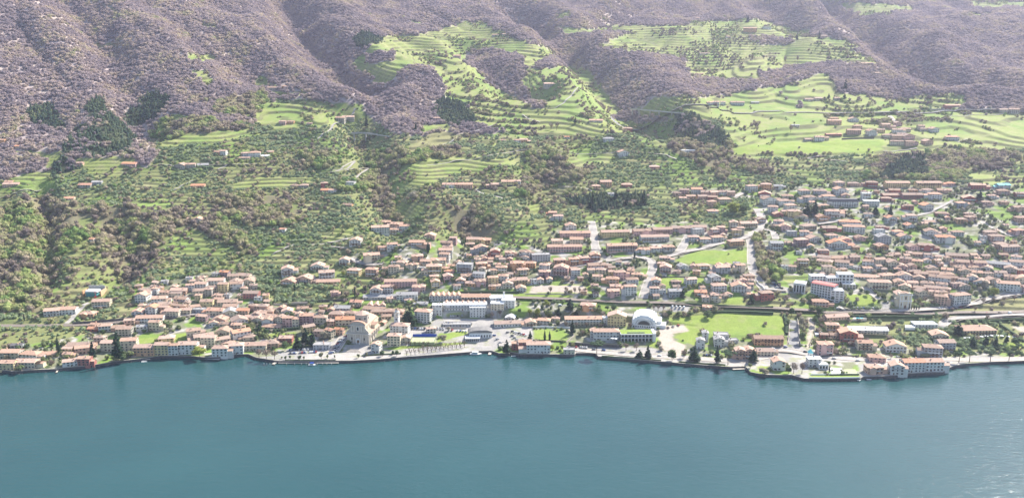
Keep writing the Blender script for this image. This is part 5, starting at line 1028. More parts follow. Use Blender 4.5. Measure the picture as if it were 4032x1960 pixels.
CARM = {k: car_mesh(k) for k in M_car}; VANM = car_mesh('white', True)
NC = 0
def cars(c, x0, y0, x1, y1, n, turn=90, cols=None, van=False):
    global NC
    A = hit(*px(c, x0, y0))[0]; B = hit(*px(c, x1, y1))[0]; a = math.atan2(B[1] - A[1], B[0] - A[0]); r = random.Random(int(x0 + y0))
    for i in range(n):
        if n > 4 and r.random() < .1: continue
        t = i / max(n - 1, 1); p = A + (B - A) * t; col = cols or r.choice(('white', 'white', 'silver', 'silver', 'black', 'grey', 'red', 'blue')); NC += 1
        z = float(hgt(p[0], p[1])) + .34; q = proj(p[0], p[1], z)
        thing('parked_van' if van else 'parked_car', 'van' if van else 'car', (p[0], p[1], z), a + R(turn) + r.uniform(-.05, .05), desc=f"{col} parked {'van' if van else 'car'}", at=q, group='parked vehicles', data=VANM if van else CARM[col])
for q in ((('B'), 762, 952, 884, 800, 15), ('B', 738, 962, 838, 832, 11), ('B', 330, 930, 520, 926, 13), ('B', 350, 962, 620, 948, 15), ('B', 1900, 602, 2010, 600, 6), ('B', 1840, 672, 2100, 678, 15), ('B', 1780, 724, 2050, 752, 11), ('B', 1510, 722, 1650, 726, 7),
          ('B', 2450, 760, 2560, 850, 6), ('C', 20, 745, 220, 800, 10), ('C', 660, 902, 760, 908, 6), ('C', 1545, 716, 1645, 692, 3), ('C', 1895, 978, 1965, 984, 4), ('D', 930, 522, 1170, 526, 14), ('D', 1755, 526, 2060, 512, 14), ('D', 155, 282, 192, 326, 5), ('D', 1240, 462, 1262, 470, 2), ('B', 1700, 640, 1740, 600, 4), ('B', 2320, 790, 2380, 860, 3)): cars(*q)
for q in (('C', 830, 925, 925, 932, 2), ('C', 1462, 987, 1466, 987, 1), ('D', 270, 902, 276, 902, 1), ('D', 150, 917, 155, 917, 1), ('D', 462, 948, 466, 948, 1), ('D', 740, 1012, 745, 1012, 1), ('D', 970, 1032, 975, 1032, 1), ('D', 1355, 998, 1360, 998, 1), ('D', 2220, 575, 2225, 575, 1), ('D', 2340, 573, 2344, 573, 1)): cars(*q, turn=0)
cars('C', 1590, 514, 1700, 520, 4, van=True, cols='white'); cars('C', 505, 500, 510, 500, 1, turn=0, van=True, cols='white'); cars('D', 780, 532, 785, 532, 1, turn=0, van=True, cols='white'); cars('D', 2440, 575, 2446, 575, 1, turn=0, van=True, cols='white'); cars('D', 1840, 1055, 1846, 1055, 1, turn=40, cols='black')
# parasols of the hotel and the terrace cafe
def parasol(c, x, y, lab=None):
    P, s = GP(c, x, y); o = thing('parasol', 'parasol', (P[0], P[1], P[2] + (2.8 if c == 'C' else 0)), 0, desc='open white parasol', at=px(c, x, y), group='white parasols')
    mb = MB(); mb.cyl(0, 0, 0, 2.3, .05, n=5); part(mb, 'pole', M_steel, o); mb = MB(); mb.cyl(0, 0, 2.1, 2.8, 2.2, .1, 8); part(mb, 'canopy', M_white, o)
for x, y in ((2005, 825), (2040, 822), (2125, 815), (2165, 812), (2210, 806), (2260, 802), (2310, 800), (2360, 805), (2420, 812), (2480, 818)): parasol('D', x, y)
for x, y in ((1005, 852), (1040, 856)): parasol('C', x, y)
# ------------------------------------------------------------------ small outbuildings filling the gaps between the traced houses
def infill():
    r = random.Random(77); n = 0; tries = 0; regions = [('G', 20, 2560, 380, 1000), ('D', 560, 2560, 20, 300), ('A', 1290, 2560, 250, 640), ('B', 20, 1300, 430, 700), ('C', 20, 1250, 20, 420), ('B', 900, 2560, 40, 360), ('C', 1400, 2380, 120, 460)]
    while n < 150 and tries < 4000:
        tries += 1; c, x0, x1, y0, y1 = regions[tries % len(regions)]; x = r.uniform(x0, x1); y = r.uniform(y0, y1); P, z = hit(*px(c, x, y))
        if int(cls_at(np.array([P[0]]), np.array([P[1]]))[0]) != 5: continue
        m = (np.abs(Xg - P[0]) < 4.5) & (np.abs(Yg - (P[1] + 3)) < 4.5)
        if BLOCK[m].mean() > .12: continue
        k = CR[c][2] / (z / FPX); wd = r.uniform(6, 9.5); h = r.uniform(2.6, 5.2)
        house(c, x, y, wd * k, h * k / 1.15, r.choice(['cGa', 'wGb', 'sGb', 'cTb', 'yGa', 'pTa', 'tGb', 'wTa', 'oHb', 'cHa', 'wFg']), None, 'outbuilding'); n += 1
    print('outbuildings', n, tries)
infill()
# ------------------------------------------------------------------ trees
def blob(r, n=70, core=True, flat=1.0, leaf=.34, sub=1, core_r=.78, jit=.22):
    """foliage of unit radius: rough core with many leaf-clump faces round it; list of (v, f)"""
    V, F = [], []
    if core:
        bm = bmesh.new(); bmesh.ops.create_icosphere(bm, subdivisions=sub, radius=core_r)
        for v in bm.verts: v.co *= 1 + r.uniform(-jit, jit)
        bm.verts.ensure_lookup_table(); bm.verts.index_update()
        V += [(v.co.x, v.co.y, v.co.z * flat) for v in bm.verts]; F += [tuple(v.index for v in f.verts) for f in bm.faces]; bm.free()
    for i in range(n):
        z = r.uniform(-.75, 1); t = r.uniform(0, 2 * pi); q = math.sqrt(max(0, 1 - z * z)); rad = r.uniform(.72, 1.08)
        p = np.array((q * cos(t) * rad, q * sin(t) * rad, z * rad * flat))
        a = np.array([r.gauss(0, 1) for _ in range(3)]); a /= np.linalg.norm(a); b = np.cross(a, p / (np.linalg.norm(p) + 1e-6) + np.array([r.gauss(0, .35) for _ in range(3)])); b /= np.linalg.norm(b) + 1e-6
        s = leaf * r.uniform(.6, 1.2); o = len(V)
        V += [tuple(p - a * s * .5), tuple(p + b * s * .5), tuple(p + a * s * .5), tuple(p - b * s * .4)]; F.append((o, o + 1, o + 2, o + 3))
    return V, F
def treemat(name, stops, src, trans=.38):
    m = bpy.data.materials.new(name); m.use_nodes = True; n = m.node_tree; b = n.nodes['Principled BSDF']; out = n.nodes['Material Output']
    if src == 'inst': a = n.nodes.new('ShaderNodeAttribute'); a.attribute_type = 'INSTANCER'; a.attribute_name = 'tint'; f = a.outputs['Fac']
    else: a = n.nodes.new('ShaderNodeObjectInfo'); f = a.outputs['Random']
    cr = n.nodes.new('ShaderNodeValToRGB'); e = cr.color_ramp.elements
    while len(e) < len(stops): e.new(.5)
    for i, (p, c) in enumerate(stops): e[i].position = p; e[i].color = (*c, 1)
    n.links.new(f, cr.inputs[0])
    g = n.nodes.new('ShaderNodeNewGeometry'); nz = n.nodes.new('ShaderNodeTexNoise'); nz.inputs['Scale'].default_value = .7
    n.links.new(g.outputs['Position'], nz.inputs['Vector']); mp = n.nodes.new('ShaderNodeMapRange'); mp.inputs[1].default_value = .3; mp.inputs[2].default_value = .7; mp.inputs[3].default_value = .72; mp.inputs[4].default_value = 1.3
    n.links.new(nz.outputs[0], mp.inputs[0]); s = n.nodes.new('ShaderNodeVectorMath'); s.operation = 'SCALE'; n.links.new(cr.outputs[0], s.inputs[0]); n.links.new(mp.outputs[0], s.inputs['Scale'])
    n.links.new(s.outputs[0], b.inputs['Base Color']); b.inputs['Roughness'].default_value = .95; b.inputs['Specular IOR Level'].default_value = .1
    if trans:
        tr = n.nodes.new('ShaderNodeBsdfTranslucent'); n.links.new(s.outputs[0], tr.inputs[0]); mx = n.nodes.new('ShaderNodeMixShader'); mx.inputs[0].default_value = trans
        n.links.new(b.outputs[0], mx.inputs[1]); n.links.new(tr.outputs[0], mx.inputs[2]); n.links.new(mx.outputs[0], out.inputs[0])
    return m
ST_ = {
 'bare': [(0, (.31, .255, .27)), (.35, (.42, .34, .33)), (.6, (.50, .40, .33)), (.85, (.52, .45, .30)), (1, (.38, .41, .20))],
 'mix': [(0, (0.240, 0.191, 0.169)), (.3, (0.379, 0.311, 0.221)), (.55, (0.400, 0.370, 0.200)), (.8, (0.340, 0.400, 0.140)), (1, (0.200, 0.300, 0.100))],
 'olive': [(0, (0.191, 0.257, 0.146)), (.5, (0.280, 0.347, 0.191)), (1, (0.380, 0.436, 0.247))],
 'conifer': [(0, (.06, .10, .075)), (.5, (.10, .15, .09)), (1, (.19, .22, .11))],
 'garden': [(0, (0.078, 0.124, 0.054)), (.4, (0.155, 0.202, 0.093)), (.7, (0.265, 0.279, 0.124)), (1, (0.373, 0.327, 0.265))]}
TM = {k: treemat(k + '_foliage', v, 'inst') for k, v in ST_.items()}
TI = {k: treemat(k + '_crown', v, 'obj') for k, v in ST_.items()}
TI['spring'] = treemat('spring_crown', [(0, (.22, .27, .05)), (1, (.32, .34, .08))], 'obj', .4)
TI['dark'] = treemat('dark_crown', [(0, (.022, .045, .03)), (1, (.045, .075, .04))], 'obj', .1)
TI['pine'] = treemat('pine_crown', [(0, (.04, .07, .035)), (1, (.065, .10, .05))], 'obj', .1)
TI['twig'] = treemat('twig_crown', [(0, (.20, .15, .12)), (1, (.27, .22, .17))], 'obj', .2)
def hidden(name, meshes):
    c = bpy.data.collections.new(name)
    for i, me in enumerate(meshes): c.objects.link(bpy.data.objects.new(name.replace('s', '') , me))
    return c
def mk(V, F, name, m):
    me = bpy.data.meshes.new(name); me.from_pydata(V, [], F); me.materials.append(m); me.update(); return me
def v_round(kind, n, flat, m, leaf=.34, lobes=0, trunk=False):
    out = []
    for i in range(n):
        r = random.Random(hash_(kind) + i * 7)
        V, F = blob(r, 46, True, flat, leaf)
        if lobes:
            for q in range(lobes):
                v2, f2 = blob(r, 16, True, 1, leaf * 1.3); t = r.uniform(0, 6.28); d = r.uniform(.45, .75); s = r.uniform(.35, .55); dz = r.uniform(-.1, .55)
                o = len(V); V += [(x * s + cos(t) * d, y * s + sin(t) * d, z * s + dz * flat) for x, y, z in v2]; F += [tuple(k + o for k in f) for f in f2]
        zmin = min(v[2] for v in V); V = [(x, y, z + flat * .9) for x, y, z in V]
        out.append(mk(V, F, kind, m))
    return out
def hash_(s): return sum(ord(c) * (i + 1) for i, c in enumerate(s))
def v_con(n, m, name='conifer'):
    out = []
    for i in range(n):
        r = random.Random(900 + i); V, F = [], []
        lv = 7
        for k in range(lv):
            z0 = k / lv * 2.6 + .1; r0 = (1 - k / lv) * .95 + .08; m_ = 7; t0 = r.uniform(0, 6)
            o = len(V); V.append((0, 0, z0 + .75))
            for q in range(m_): t = t0 + q * 2 * pi / m_; rr = r0 * r.uniform(.7, 1.15); V.append((rr * cos(t), rr * sin(t), z0 - r.uniform(0, .15)))
            for q in range(m_): F.append((o, o + 1 + q, o + 1 + (q + 1) % m_))
        out.append(mk(V, F, name, m))
    return out
def scatter_nodes(name, coll):
    ng = bpy.data.node_groups.new(name, 'GeometryNodeTree')
    ng.interface.new_socket('Geometry', in_out='INPUT', socket_type='NodeSocketGeometry'); ng.interface.new_socket('Geometry', in_out='OUTPUT', socket_type='NodeSocketGeometry')
    N = ng.nodes; L = ng.links; gi = N.new('NodeGroupInput'); go = N.new('NodeGroupOutput')
    m2p = N.new('GeometryNodeMeshToPoints'); iop = N.new('GeometryNodeInstanceOnPoints'); ci_ = N.new('GeometryNodeCollectionInfo')
    ci_.inputs['Collection'].default_value = coll; ci_.inputs['Separate Children'].default_value = True; ci_.inputs['Reset Children'].default_value = True
    def attr(nm, ty): a = N.new('GeometryNodeInputNamedAttribute'); a.data_type = ty; a.inputs['Name'].default_value = nm; return a.outputs['Attribute']
    iop.inputs['Pick Instance'].default_value = True
    L.new(gi.outputs[0], m2p.inputs[0]); L.new(m2p.outputs[0], iop.inputs['Points']); L.new(ci_.outputs[0], iop.inputs['Instance'])
    L.new(attr('pick', 'INT'), iop.inputs['Instance Index']); L.new(attr('size', 'FLOAT_VECTOR'), iop.inputs['Scale'])
    e = N.new('ShaderNodeCombineXYZ'); L.new(attr('turn', 'FLOAT'), e.inputs[2]); L.new(e.outputs[0], iop.inputs['Rotation']); L.new(iop.outputs[0], go.inputs[0])
    return ng
def scatter(name, Pt, size, tint, meshes, label=None, cat=None):
    n = len(Pt); me = bpy.data.meshes.new(name); me.vertices.add(n); me.vertices.foreach_set('co', Pt.astype(np.float32).reshape(-1))
    a = me.attributes.new('size', 'FLOAT_VECTOR', 'POINT'); a.data.foreach_set('vector', size.astype(np.float32).reshape(-1))
    a = me.attributes.new('turn', 'FLOAT', 'POINT'); a.data.foreach_set('value', rng.random(n).astype(np.float32) * 6.28)
    a = me.attributes.new('tint', 'FLOAT', 'POINT'); a.data.foreach_set('value', np.clip(tint, 0, 1).astype(np.float32))
    a = me.attributes.new('pick', 'INT', 'POINT'); a.data.foreach_set('value', rng.integers(0, len(meshes), n).astype(np.int32))
    o = link(name, me, kind='stuff'); md = o.modifiers.new('scatter', 'NODES'); md.node_group = scatter_nodes(name, hidden(name + '_kinds', meshes))
    o['label'] = label; o['category'] = cat
    print(name, n)
    return o
VS = {'bare': v_round('bare tree', 6, .8, TM['bare'], .4, 4), 'mix': v_round('mixed tree', 5, .9, TM['mix'], .36, 3), 'olive': v_round('olive tree', 4, .85, TM['olive'], .4, 2),
      'conifer': v_con(4, TM['conifer']), 'dark': v_round('dark tree', 4, 1.0, TM['conifer'], .36, 3), 'garden': v_round('garden tree', 5, .95, TM['garden'], .36, 2)}
area = np.zeros(Xg.shape); area[:-1, :-1] = (Xg[1:, :-1] - Xg[:-1, :-1]) * (Yg[:-1, 1:] - Yg[:-1, :-1])
view = (PXg > -260) & (PXg < 4290) & (PYg > -160) & ~BLOCK
view[:, :6] = False
def spread(dens):
    """one random point per grid cell with probability density * area"""
    p = dens * area * view; i, k = np.nonzero(rng.random(p.shape) < p)
    fi = i + rng.random(len(i)) - .5; fk = k + rng.random(len(i)) - .5
    fi = np.clip(fi, 0, NS - 2); fk = np.clip(fk, 6, NR - 2); s = S0 + (S1 - S0) * fi / (NS - 1)
    Y = np.interp(s, sg, Y0s) * RATIO ** (fk / (NR - 1)) + np.interp(s, sg, YD) * np.clip(1 - fk / NF, 0, 1); X = s * Y
    return np.stack([X, Y, hgt(X, Y)], 1), i, k
nA = fbm(Xg / 40, Yg / 40, 3, 301); nB = fbm(Xg / 13, Yg / 13, 2, 331); nC = fbm(Xg / 90, Yg / 90, 3, 351)
far = smooth(1300, 2600, Yg)
def sized(n, lo, hi, fz=.95): s = lo + (hi - lo) * rng.random(n) ** 1.3; return np.stack([s, s, s * (fz + .3 * rng.random(n) - .1)], 1)
# bare wood on the mountain
open_ = .7 * smooth(0.58, 0.74, fbm(Xg / 28, Yg / 28, 4, 101))
cm = smooth(.18, .40, fbm(Xg / 30, Yg / 30, 3, 401))
P_, i, k = spread((CLS == 1) * (1 / 26.) * (1 - .75 * open_) + (CLS == 3) * (1 / 30.) * (1 - cm) * .9); t = .30 + (nA[i, k] - .5) * 1.3 + rng.normal(0, .13, len(i)) + .12 * smooth(-400, -900, P_[:, 0])
scatter('bare_woodland', P_ - (0, 0, .6), sized(len(i), 2.6, 4.9), t, VS['bare'], 'purple brown leafless woodland covering the mountain above the meadows', 'woodland')
P_, i, k = spread((CLS == 4) * (1 / 34.) * (.45 + .9 * smooth(.38, .5, nA))); t = .45 + (nA[i, k] - .5) * 1.7 + rng.normal(0, .16, len(i))
scatter('mixed_woodland', P_ - (0, 0, .5), sized(len(i), 2.2, 6.2), t, VS['mix'], 'olive brown mixed woodland on the slopes just above the village', 'woodland')
P_, i, k = spread((CLS == 3) * (1 / 24.) * (.15 + .85 * cm)); t = .5 + 1.4 * (nA[i, k] - .5) + rng.normal(0, .25, len(i)); s = sized(len(i), 2.2, 4.2, .85)
scatter('conifer_wood', P_ - (0, 0, .5), s, t, VS['conifer'] + VS['dark'], 'dark green conifer stands among the brown woods', 'woodland')
# olives stand in rows on the terraces, thinner where the grass is open
row_ = .35 + 1.3 * smooth(.5, .25, np.abs(TFR - .35))
P_, i, k = spread((CLS == 0) * (1 / 52.) * row_ * smooth(.30, .48, nC) * (.2 + 1.25 * smooth(.40, .52, nA)) * (1.45)); t = .5 + (nB[i, k] - .5) + rng.normal(0, .2, len(i))
scatter('olive_grove', P_ - (0, 0, .3), sized(len(i), 1.5, 2.9), t, VS['olive'], 'grey green olive trees standing in rows on the grassy terraces', 'olive grove')
P_, i, k = spread((CLS == 0) * (1 / 75.) * smooth(.5, .66, 1 - nC) + (CLS == 0) * (1 / 200.) + (CLS == 2) * ((1 / 2200.) * smooth(.45, .65, nA) * 2 + (1 / 26.) * smooth(.62, .75, TFR) * smooth(.53, .58, nC + .2 * (nB - .5))) + (CLS == 9) / 600. + (CLS == 7) / 2600.)
t = .42 + (nA[i, k] - .5) * 1.5 + rng.normal(0, .2, len(i))
scatter('hedge_trees', P_ - (0, 0, .4), sized(len(i), 1.2, 3.8), t, VS['mix'], 'loose hedge trees and scrub between the terraced fields', 'scrub')
P_, i, k = spread((CLS == 5) * (1 / 34.) * smooth(.36, .56, nB)); t = .25 + (nB[i, k] - .4) * 1.6 + rng.normal(0, .2, len(i))
GARD = P_, t
scatter('garden_greenery', P_ - (0, 0, .4), sized(len(i), 1.1, 3.2), t, VS['garden'], 'mixed garden trees and shrubs filling the gaps between houses', 'shrubbery')

# ------------------------------------------------------------------ trees one can tell apart
def tree(c, X, Y, hpx, wpx=None, kind='ro'):
    pxx, pyy = px(c, X, Y); P, z = hit(pxx, pyy); s = z / FPX / CR[c][2]; H = hpx * s; W = (wpx * s if wpx else H * .8); r = random.Random(int(X * 7 + Y * 3 + ord(c)))
    nm, m, desc = {'cy': ('cypress', 'dark', 'slim dark cypress'), 'ce': ('conifer', 'dark', 'dark evergreen conifer'), 'pi': ('umbrella_pine', 'pine', 'flat-topped umbrella pine'),
                   'ro': ('round_tree', 'garden', 'rounded green tree'), 'ba': ('bare_tree', 'twig', 'leafless spreading tree'), 'pl': ('pollarded_tree', 'twig', 'pollarded plane tree'), 'sp': ('spring_tree', 'spring', 'fresh yellow-green tree')}[kind]
    size = 'tall' if H > 14 else ('small' if H < 7 else 'medium-height')
    o = thing(nm, 'tree', tuple(P), r.uniform(0, 6.28), desc=f'{size} {desc}', at=(pxx, pyy - hpx / CR[c][2] / 2))
    tk = MB(); V, F = [], []
    def add(v2, f2, sx, sy, sz, dx, dy, dz):
        o_ = len(V); V.extend([(x * sx + dx, y * sy + dy, z_ * sz + dz) for x, y, z_ in v2]); F.extend([tuple(q + o_ for q in f) for f in f2])
    if kind == 'cy':
        tk.tube((0, 0, -.5), (0, 0, H * .5), .25, .12)
        for q in range(7): t = q / 6; rr = W / 2 * (math.sin(pi * (.12 + .8 * t)) ** .6) * (1 - .45 * t); add(*blob(r, 45, True, 1, .5), rr, rr, H * .14, 0, 0, H * (.12 + .78 * t))
    elif kind == 'ce':
        tk.tube((0, 0, -.5), (0, 0, H * .85), .4, .1)
        for q in range(9):
            t = q / 8; rr = W / 2 * (1 - .78 * t) * r.uniform(.85, 1.1)
            for u in range(5 if t < .7 else 2):
                an = r.uniform(0, 6.28); d = rr * .5; add(*blob(r, 26, True, 1, .5), rr * .62, rr * .62, H * .075, cos(an) * d, sin(an) * d, H * (.14 + .8 * t) + r.uniform(-.3, .3))
        add(*blob(r, 20, True, 1, .5), W * .07, W * .07, H * .1, 0, 0, H * .95)
    elif kind == 'pi':
        tk.tube((0, 0, -.5), (.3, 0, H * .62), .42, .28)
        for q in range(6): an = q * 1.05; tk.tube((.3, 0, H * .58), (cos(an) * W * .3, sin(an) * W * .3, H * .8), .18, .07)
        for q in range(16): an = r.uniform(0, 6.28); d = W / 2 * .74 * math.sqrt(r.random()); add(*blob(r, 40, True, 1, .42), W * .17, W * .17, H * .085, cos(an) * d, sin(an) * d, H * (.9 - .12 * (d / (W / 2)) ** 2) + r.uniform(-.3, .3))
    elif kind in ('ro', 'sp'):
        tk.tube((0, 0, -.5), (0, 0, H * .5), .3, .15)
        for q in range(11): an = r.uniform(0, 6.28); d = W * .27 * r.random() ** .6; zz = r.uniform(.35, .82); k_ = r.uniform(.2, .3); add(*blob(r, 45, kind == 'ro' or q % 2 == 0, 1, .4), W * k_, W * k_, H * k_ * .7, cos(an) * d, sin(an) * d, H * zz)
    else:
        tk.tube((0, 0, -.5), (0, 0, H * .35), .35, .22)
        nb_ = 7 if kind == 'ba' else 6; tops = []
        for q in range(nb_):
            an = q * 6.28 / nb_ + r.uniform(-.3, .3); e = (cos(an) * W * .3, sin(an) * W * .3, H * r.uniform(.6, .8)); tk.tube((0, 0, H * .33), e, .17, .08); tops.append(e)
            for u in range(4): a2 = an + r.uniform(-.8, .8); l = (e[0] + cos(a2) * W * .17, e[1] + sin(a2) * W * .17, e[2] + H * r.uniform(.02, .22)); tk.tube(e, l, .08, .02, 3)
        if kind == 'ba':
            for q in range(5): an = r.uniform(0, 6.28); d = W * .24 * r.random() ** .6; add(*blob(r, 60, False, 1, .38), W * .26, W * .26, H * .24, cos(an) * d, sin(an) * d, H * r.uniform(.55, .8))
        else:
            for e in tops: add(*blob(r, 18, False, 1, .5), .7, .7, .6, *e)
    tk.build('trunk', M_bark, o); link('crown', mk(V, F, 'crown', TI[m]), o)
    return o
def trees(c, s):
    for rec in s.replace('\n', ' ').split('|'):
        q = rec.split()
        if q: tree(c, float(q[1]), float(q[2]), float(q[3]), float(q[4]) if len(q) > 4 else None, q[0])
trees('A', 'cy 570 985 190 50|ce 900 1010 170 85|ce 1145 1050 290 125|ro 1190 1050 70 90|ro 1260 1000 75 80|cy 235 645 75 20|ro 60 1025 60 55|sp 1930 1004 110 165|ro 200 1130 60 90|ba 380 1092 75 70|ba 500 1082 65 80|ro 1130 1040 60 90|ba 180 1120 60 60|ce 2510 760 90 90|ro 1120 960 60 60')
trees('B', '''cy 395 355 80 22|cy 850 410 62 24|cy 975 410 85 26|cy 1075 370 72 24|cy 1565 185 60 16|ce 500 870 165 110|ce 565 885 150 100|ce 420 912 130 100|ro 20 770 62 60|ro 120 780 66 62|ro 300 932 95 85|ro 680 830 95 80|ce 1500 692 190 175|ba 50 1005 90 90|ba 120 1010 95 100|ba 200 1015 90 90
|ro 650 1012 72 55|ro 440 1022 50 45|ro 710 1008 42 30|ro 305 1018 40 30|ro 350 1012 38 30|ro 270 1012 30 24|ro 482 1018 42 26|ro 780 1002 32 22|ro 1240 985 68 60|ro 1340 972 52 40|ro 1380 985 62 50|ro 1085 988 42 36|ro 1010 1002 44 36|ro 1835 848 78 92|ce 2440 968 135 92|ba 2375 592 52 46|sp 860 212 44 34|ce 2260 212 62 40|ce 2060 262 44 36
|ro 1880 742 50 50|ro 215 780 34 34|ba 1350 370 80 80|ce 1130 330 30 40|ro 1600 300 30 40|ba 2300 620 60 60''')
trees('B', '|'.join(f'pl {1475 + i * 40} {978 - i * 5.6} 62 42' for i in range(15)) + '|' + '|'.join(f'pl {1500 + i * 44} {948 - i * 5.8} 56 40' for i in range(13)) + '|' + '|'.join(f'pl {x} 884 52 34' for x in (1470, 1512, 1554, 1596, 1638, 1680)))
trees('C', '''cy 355 842 112 34|cy 402 842 102 32|ce 215 822 85 52|ce 622 772 145 64|pi 858 985 145 165|ce 1350 1012 135 86|ce 1270 1002 85 84|ro 1585 1030 128 120|ce 1800 1032 135 130|ce 2015 1048 175 82|pi 2125 1068 145 170|ce 2370 1045 135 112|ro 855 392 82 112|ce 600 542 112 100|ro 690 562 64 62|ro 840 562 62 62|ro 1025 557 72 82
|ro 390 622 105 80|sp 290 602 90 66|sp 210 592 84 56|sp 370 512 82 62|ce 490 602 92 70|ce 660 602 64 60|ba 410 387 82 46|ba 565 387 72 46|ba 645 387 72 40|ba 690 382 60 36|ba 750 382 60 36|ce 790 267 72 52|ro 2000 572 82 84|ro 1930 612 72 100|ba 720 792 62 60|ba 1140 932 80 70|ba 1240 932 74 66|ce 1690 422 92 62|ba 1700 1002 86 80|sp 430 932 60 50|sp 520 932 60 50
|ba 1450 548 62 40|ba 1410 545 56 40|ba 1500 548 56 36|ro 1550 600 60 90|ro 1650 602 60 90|ro 1760 602 56 90|ce 2350 482 104 70|ro 960 545 52 60|ba 1180 720 60 60|ba 900 720 50 50|ba 560 710 60 50|ba 660 712 56 50|ba 760 712 56 50|ro 2120 430 40 50|ro 1350 490 40 60|ro 2480 1165 60 90|ro 2340 1100 50 50''')
trees('D', '''pi 1945 1048 112 100|pi 2048 1044 112 122|pi 2250 1038 112 105|pi 2430 1028 104 98|ce 1940 792 135 112|ce 2080 892 100 80|ce 2205 892 122 72|ce 2300 902 112 72|ce 2405 852 84 52|cy 1465 542 64 16|cy 1487 542 56 14|cy 1512 547 60 14|cy 1535 547 54 14|cy 1560 542 54 14|ba 350 1152 112 96|ba 430 1152 112 80|ro 300 1152 72 66|ro 50 1178 70 90
|ro 600 602 112 108|sp 2290 402 92 104|ro 2190 332 82 84|ro 720 452 62 66|ro 430 702 110 90|ro 435 790 120 86|ro 430 862 130 80|cy 695 1142 74 22|ba 2180 480 60 56|ba 2280 470 56 52|ba 2380 462 56 52|ba 2480 455 56 52|ba 2100 560 60 50|ba 2220 640 56 50|ba 1830 640 60 50|ba 1620 470 60 66|ba 1680 490 56 60|ro 860 480 60 60|ro 960 470 60 60|ro 1060 400 56 56|ro 1120 470 56 52
|ro 1000 380 50 50|ro 550 690 90 80|ro 540 560 70 80|ro 1430 1000 40 90|ro 1620 1000 44 110|ro 1000 900 50 50|ba 1290 1010 50 50|ro 1240 1140 50 60|ro 290 700 80 60|ro 330 600 90 60|ro 560 940 80 60|ro 2500 880 80 90|pi 2340 935 70 70|pi 2520 940 80 80|ro 800 960 50 60|ro 860 955 44 60''')
trees('F', 'ce 2270 482 115 66|ce 2070 442 84 46|ce 1900 480 90 50|ce 2150 470 70 46|cy 710 822 84 36|cy 1480 790 40 16|cy 2205 860 60 20|ce 1885 500 60 40|ba 1840 420 50 46|ro 600 440 70 90')
trees('G', 'ce 1060 542 104 74|ce 1000 547 90 84|ce 1605 557 94 34|ce 1500 542 64 60|ce 2250 442 74 80|sp 480 542 96 120|ro 540 545 84 90|ce 1280 560 50 24|ro 790 870 60 70')
trees('I', 'ce 1775 895 45 28|ce 265 925 90 34|ba 1600 940 50 40|ba 1640 945 56 40|ba 1155 605 36 34|ba 1035 790 60 46|ce 620 950 60 30')
trees('J', 'ce 1090 285 60 24|ce 575 165 48 34|ce 1280 655 80 34|ce 930 290 50 22|ba 605 460 70 26|ba 845 470 70 26|ba 935 460 64 26|ba 765 460 50 26|ba 380 500 90 26|ba 885 960 54 40|ba 640 955 30 22|ce 1275 715 36 34|ce 1160 715 36 30')
# ------------------------------------------------------------------ air
top = float(Hg.max()) + 150
mb = MB(); mb.box(-4200, 4200, -1000, 4700, -5, top)
hm = bpy.data.materials.new('haze_air'); hm.use_nodes = True; n = hm.node_tree; n.nodes.clear(); pv = n.nodes.new('ShaderNodeVolumePrincipled'); ou = n.nodes.new('ShaderNodeOutputMaterial')
pv.inputs['Color'].default_value = (0.74, 0.77, 1.0, 1); pv.inputs['Density'].default_value = HAZE; pv.inputs['Anisotropy'].default_value = 0.35
n.links.new(pv.outputs[0], ou.inputs['Volume'])
hz = mb.build('haze', hm, kind='stuff'); hz['label'] = 'thin bluish haze hanging over the lake and mountain slopes'; hz['category'] = 'haze'
print('haze top', top, 'back Y', Yg.max(), 'X', Xg.min(), Xg.max())
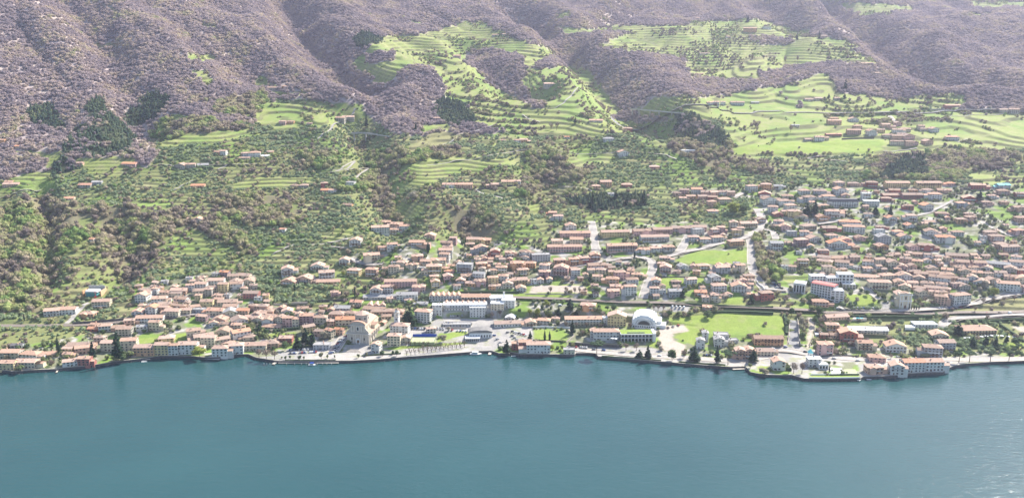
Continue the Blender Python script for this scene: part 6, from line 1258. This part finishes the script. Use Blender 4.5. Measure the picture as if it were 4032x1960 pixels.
# ------------------------------------------------------------------ labels
MARKS = [(1400, 1330, 'by the lakeside church'), (1560, 1290, 'beside the bell tower'), (1850, 1160, 'around the saw-tooth factory'), (2190, 1130, 'near the football pitch'), (2530, 1190, 'near the railway station'),
 (2560, 1270, 'by the stepped white hall'), (2850, 1270, 'round the mown field'), (3230, 1120, 'round the white hospital'), (3570, 1180, 'by the baroque church'), (3210, 1420, 'by the turquoise turret house'), (3860, 1310, 'near the lakeside hotel'),
 (2250, 930, 'among the row houses'), (650, 1140, 'in the upper old quarter'), (850, 1100, 'high above the old quarter'), (300, 1400, 'on the far-left waterfront'), (700, 1380, 'on the old waterfront'), (900, 1260, 'in the lower old quarter'), (350, 1200, 'by the building site'),
 (1350, 1060, 'above the left factory yards'), (1700, 1040, 'on the slope above the factory'), (2100, 1040, 'above the football pitch'), (2700, 1050, 'below the upper meadow'), (2850, 1120, 'above the railway line'), (3400, 1060, 'at the left of the eastern old quarter'), (3750, 1080, 'in the eastern old quarter'),
 (3950, 1050, 'at the far right edge'), (3100, 800, 'by the upper village road'), (3450, 830, 'in the upper village centre'), (3800, 850, 'in the upper village right side'), (3450, 740, 'by the yellow terrace blocks'), (3250, 930, 'below the mansard building'), (3550, 940, 'above the eastern quarter'), (3900, 760, 'high on the right'),
 (2800, 770, 'in the hamlet under the olives'), (3520, 530, 'in the hill hamlet'), (3300, 500, 'left of the hill hamlet'), (3700, 560, 'right of the hill hamlet'), (2900, 420, 'in the high meadows'), (2950, 120, 'on the upper plateau'), (3450, 250, 'on the high right spur'), (3850, 430, 'along the highway'),
 (1500, 870, 'by the hillside hamlet'), (1850, 730, 'on the grassy knoll'), (2400, 760, 'near the dark conifers'), (1600, 950, 'above the ravine'), (1000, 610, 'in the mid olive groves'), (500, 660, 'below the left woods'), (150, 720, 'at the far-left slope'), (1250, 480, 'by the round meadow'), (1100, 350, 'at the vineyard terrace'),
 (2100, 560, 'on the central terraces'), (2300, 480, 'by the lower meadow'), (1700, 220, 'in the upper meadow'), (2150, 340, 'by the middle meadow'), (2350, 650, 'in the right groves'), (780, 870, 'on the wooded slope'), (1300, 730, 'by the winding track'), (2900, 1380, 'on the central promenade'), (2500, 1370, 'in front of the white hall'),
 (2100, 1350, 'by the red lakeside house'), (1750, 1370, 'along the plane-tree promenade'), (1250, 1390, 'by the boat landing'), (2180, 1210, 'round the cream villa'), (3350, 1330, 'by the long white shed'), (3550, 1420, 'on the eastern waterfront'), (3900, 1400, 'on the curved promenade')]
ORD = ['first', 'second', 'third'] + [f'{n_}th' for n_ in range(4, 60)]
gr = {}
for o, d, at in THINGS:
    best = min(MARKS, key=lambda q: (q[0] - at[0]) ** 2 + 3 * (q[1] - at[1]) ** 2); gr.setdefault((d, best[2]), []).append((at[0], o))
for (d, mk_), L in gr.items():
    L.sort(key=lambda t: t[0])
    for i, (x_, o) in enumerate(L):
        if len(L) == 1: o['label'] = f'{d} {mk_}'
        elif i == 0: o['label'] = f'{d} {mk_}, leftmost'
        else: o['label'] = f'{d} {mk_}, {ORD[i]} from left'
        if len(o['label'].split()) > 16: o['label'] = o['label'].replace('at the left of the', 'left of the')
        if len(o['label'].split()) > 16: o['label'] = o['label'].replace(' with ', ', ').replace(' from left', '')
print('houses', NH, 'objects', len(bpy.data.objects), 'tris', sum(len(p.data.loops) - 2 * len(p.data.polygons) for p in bpy.data.objects if p.type == 'MESH'))
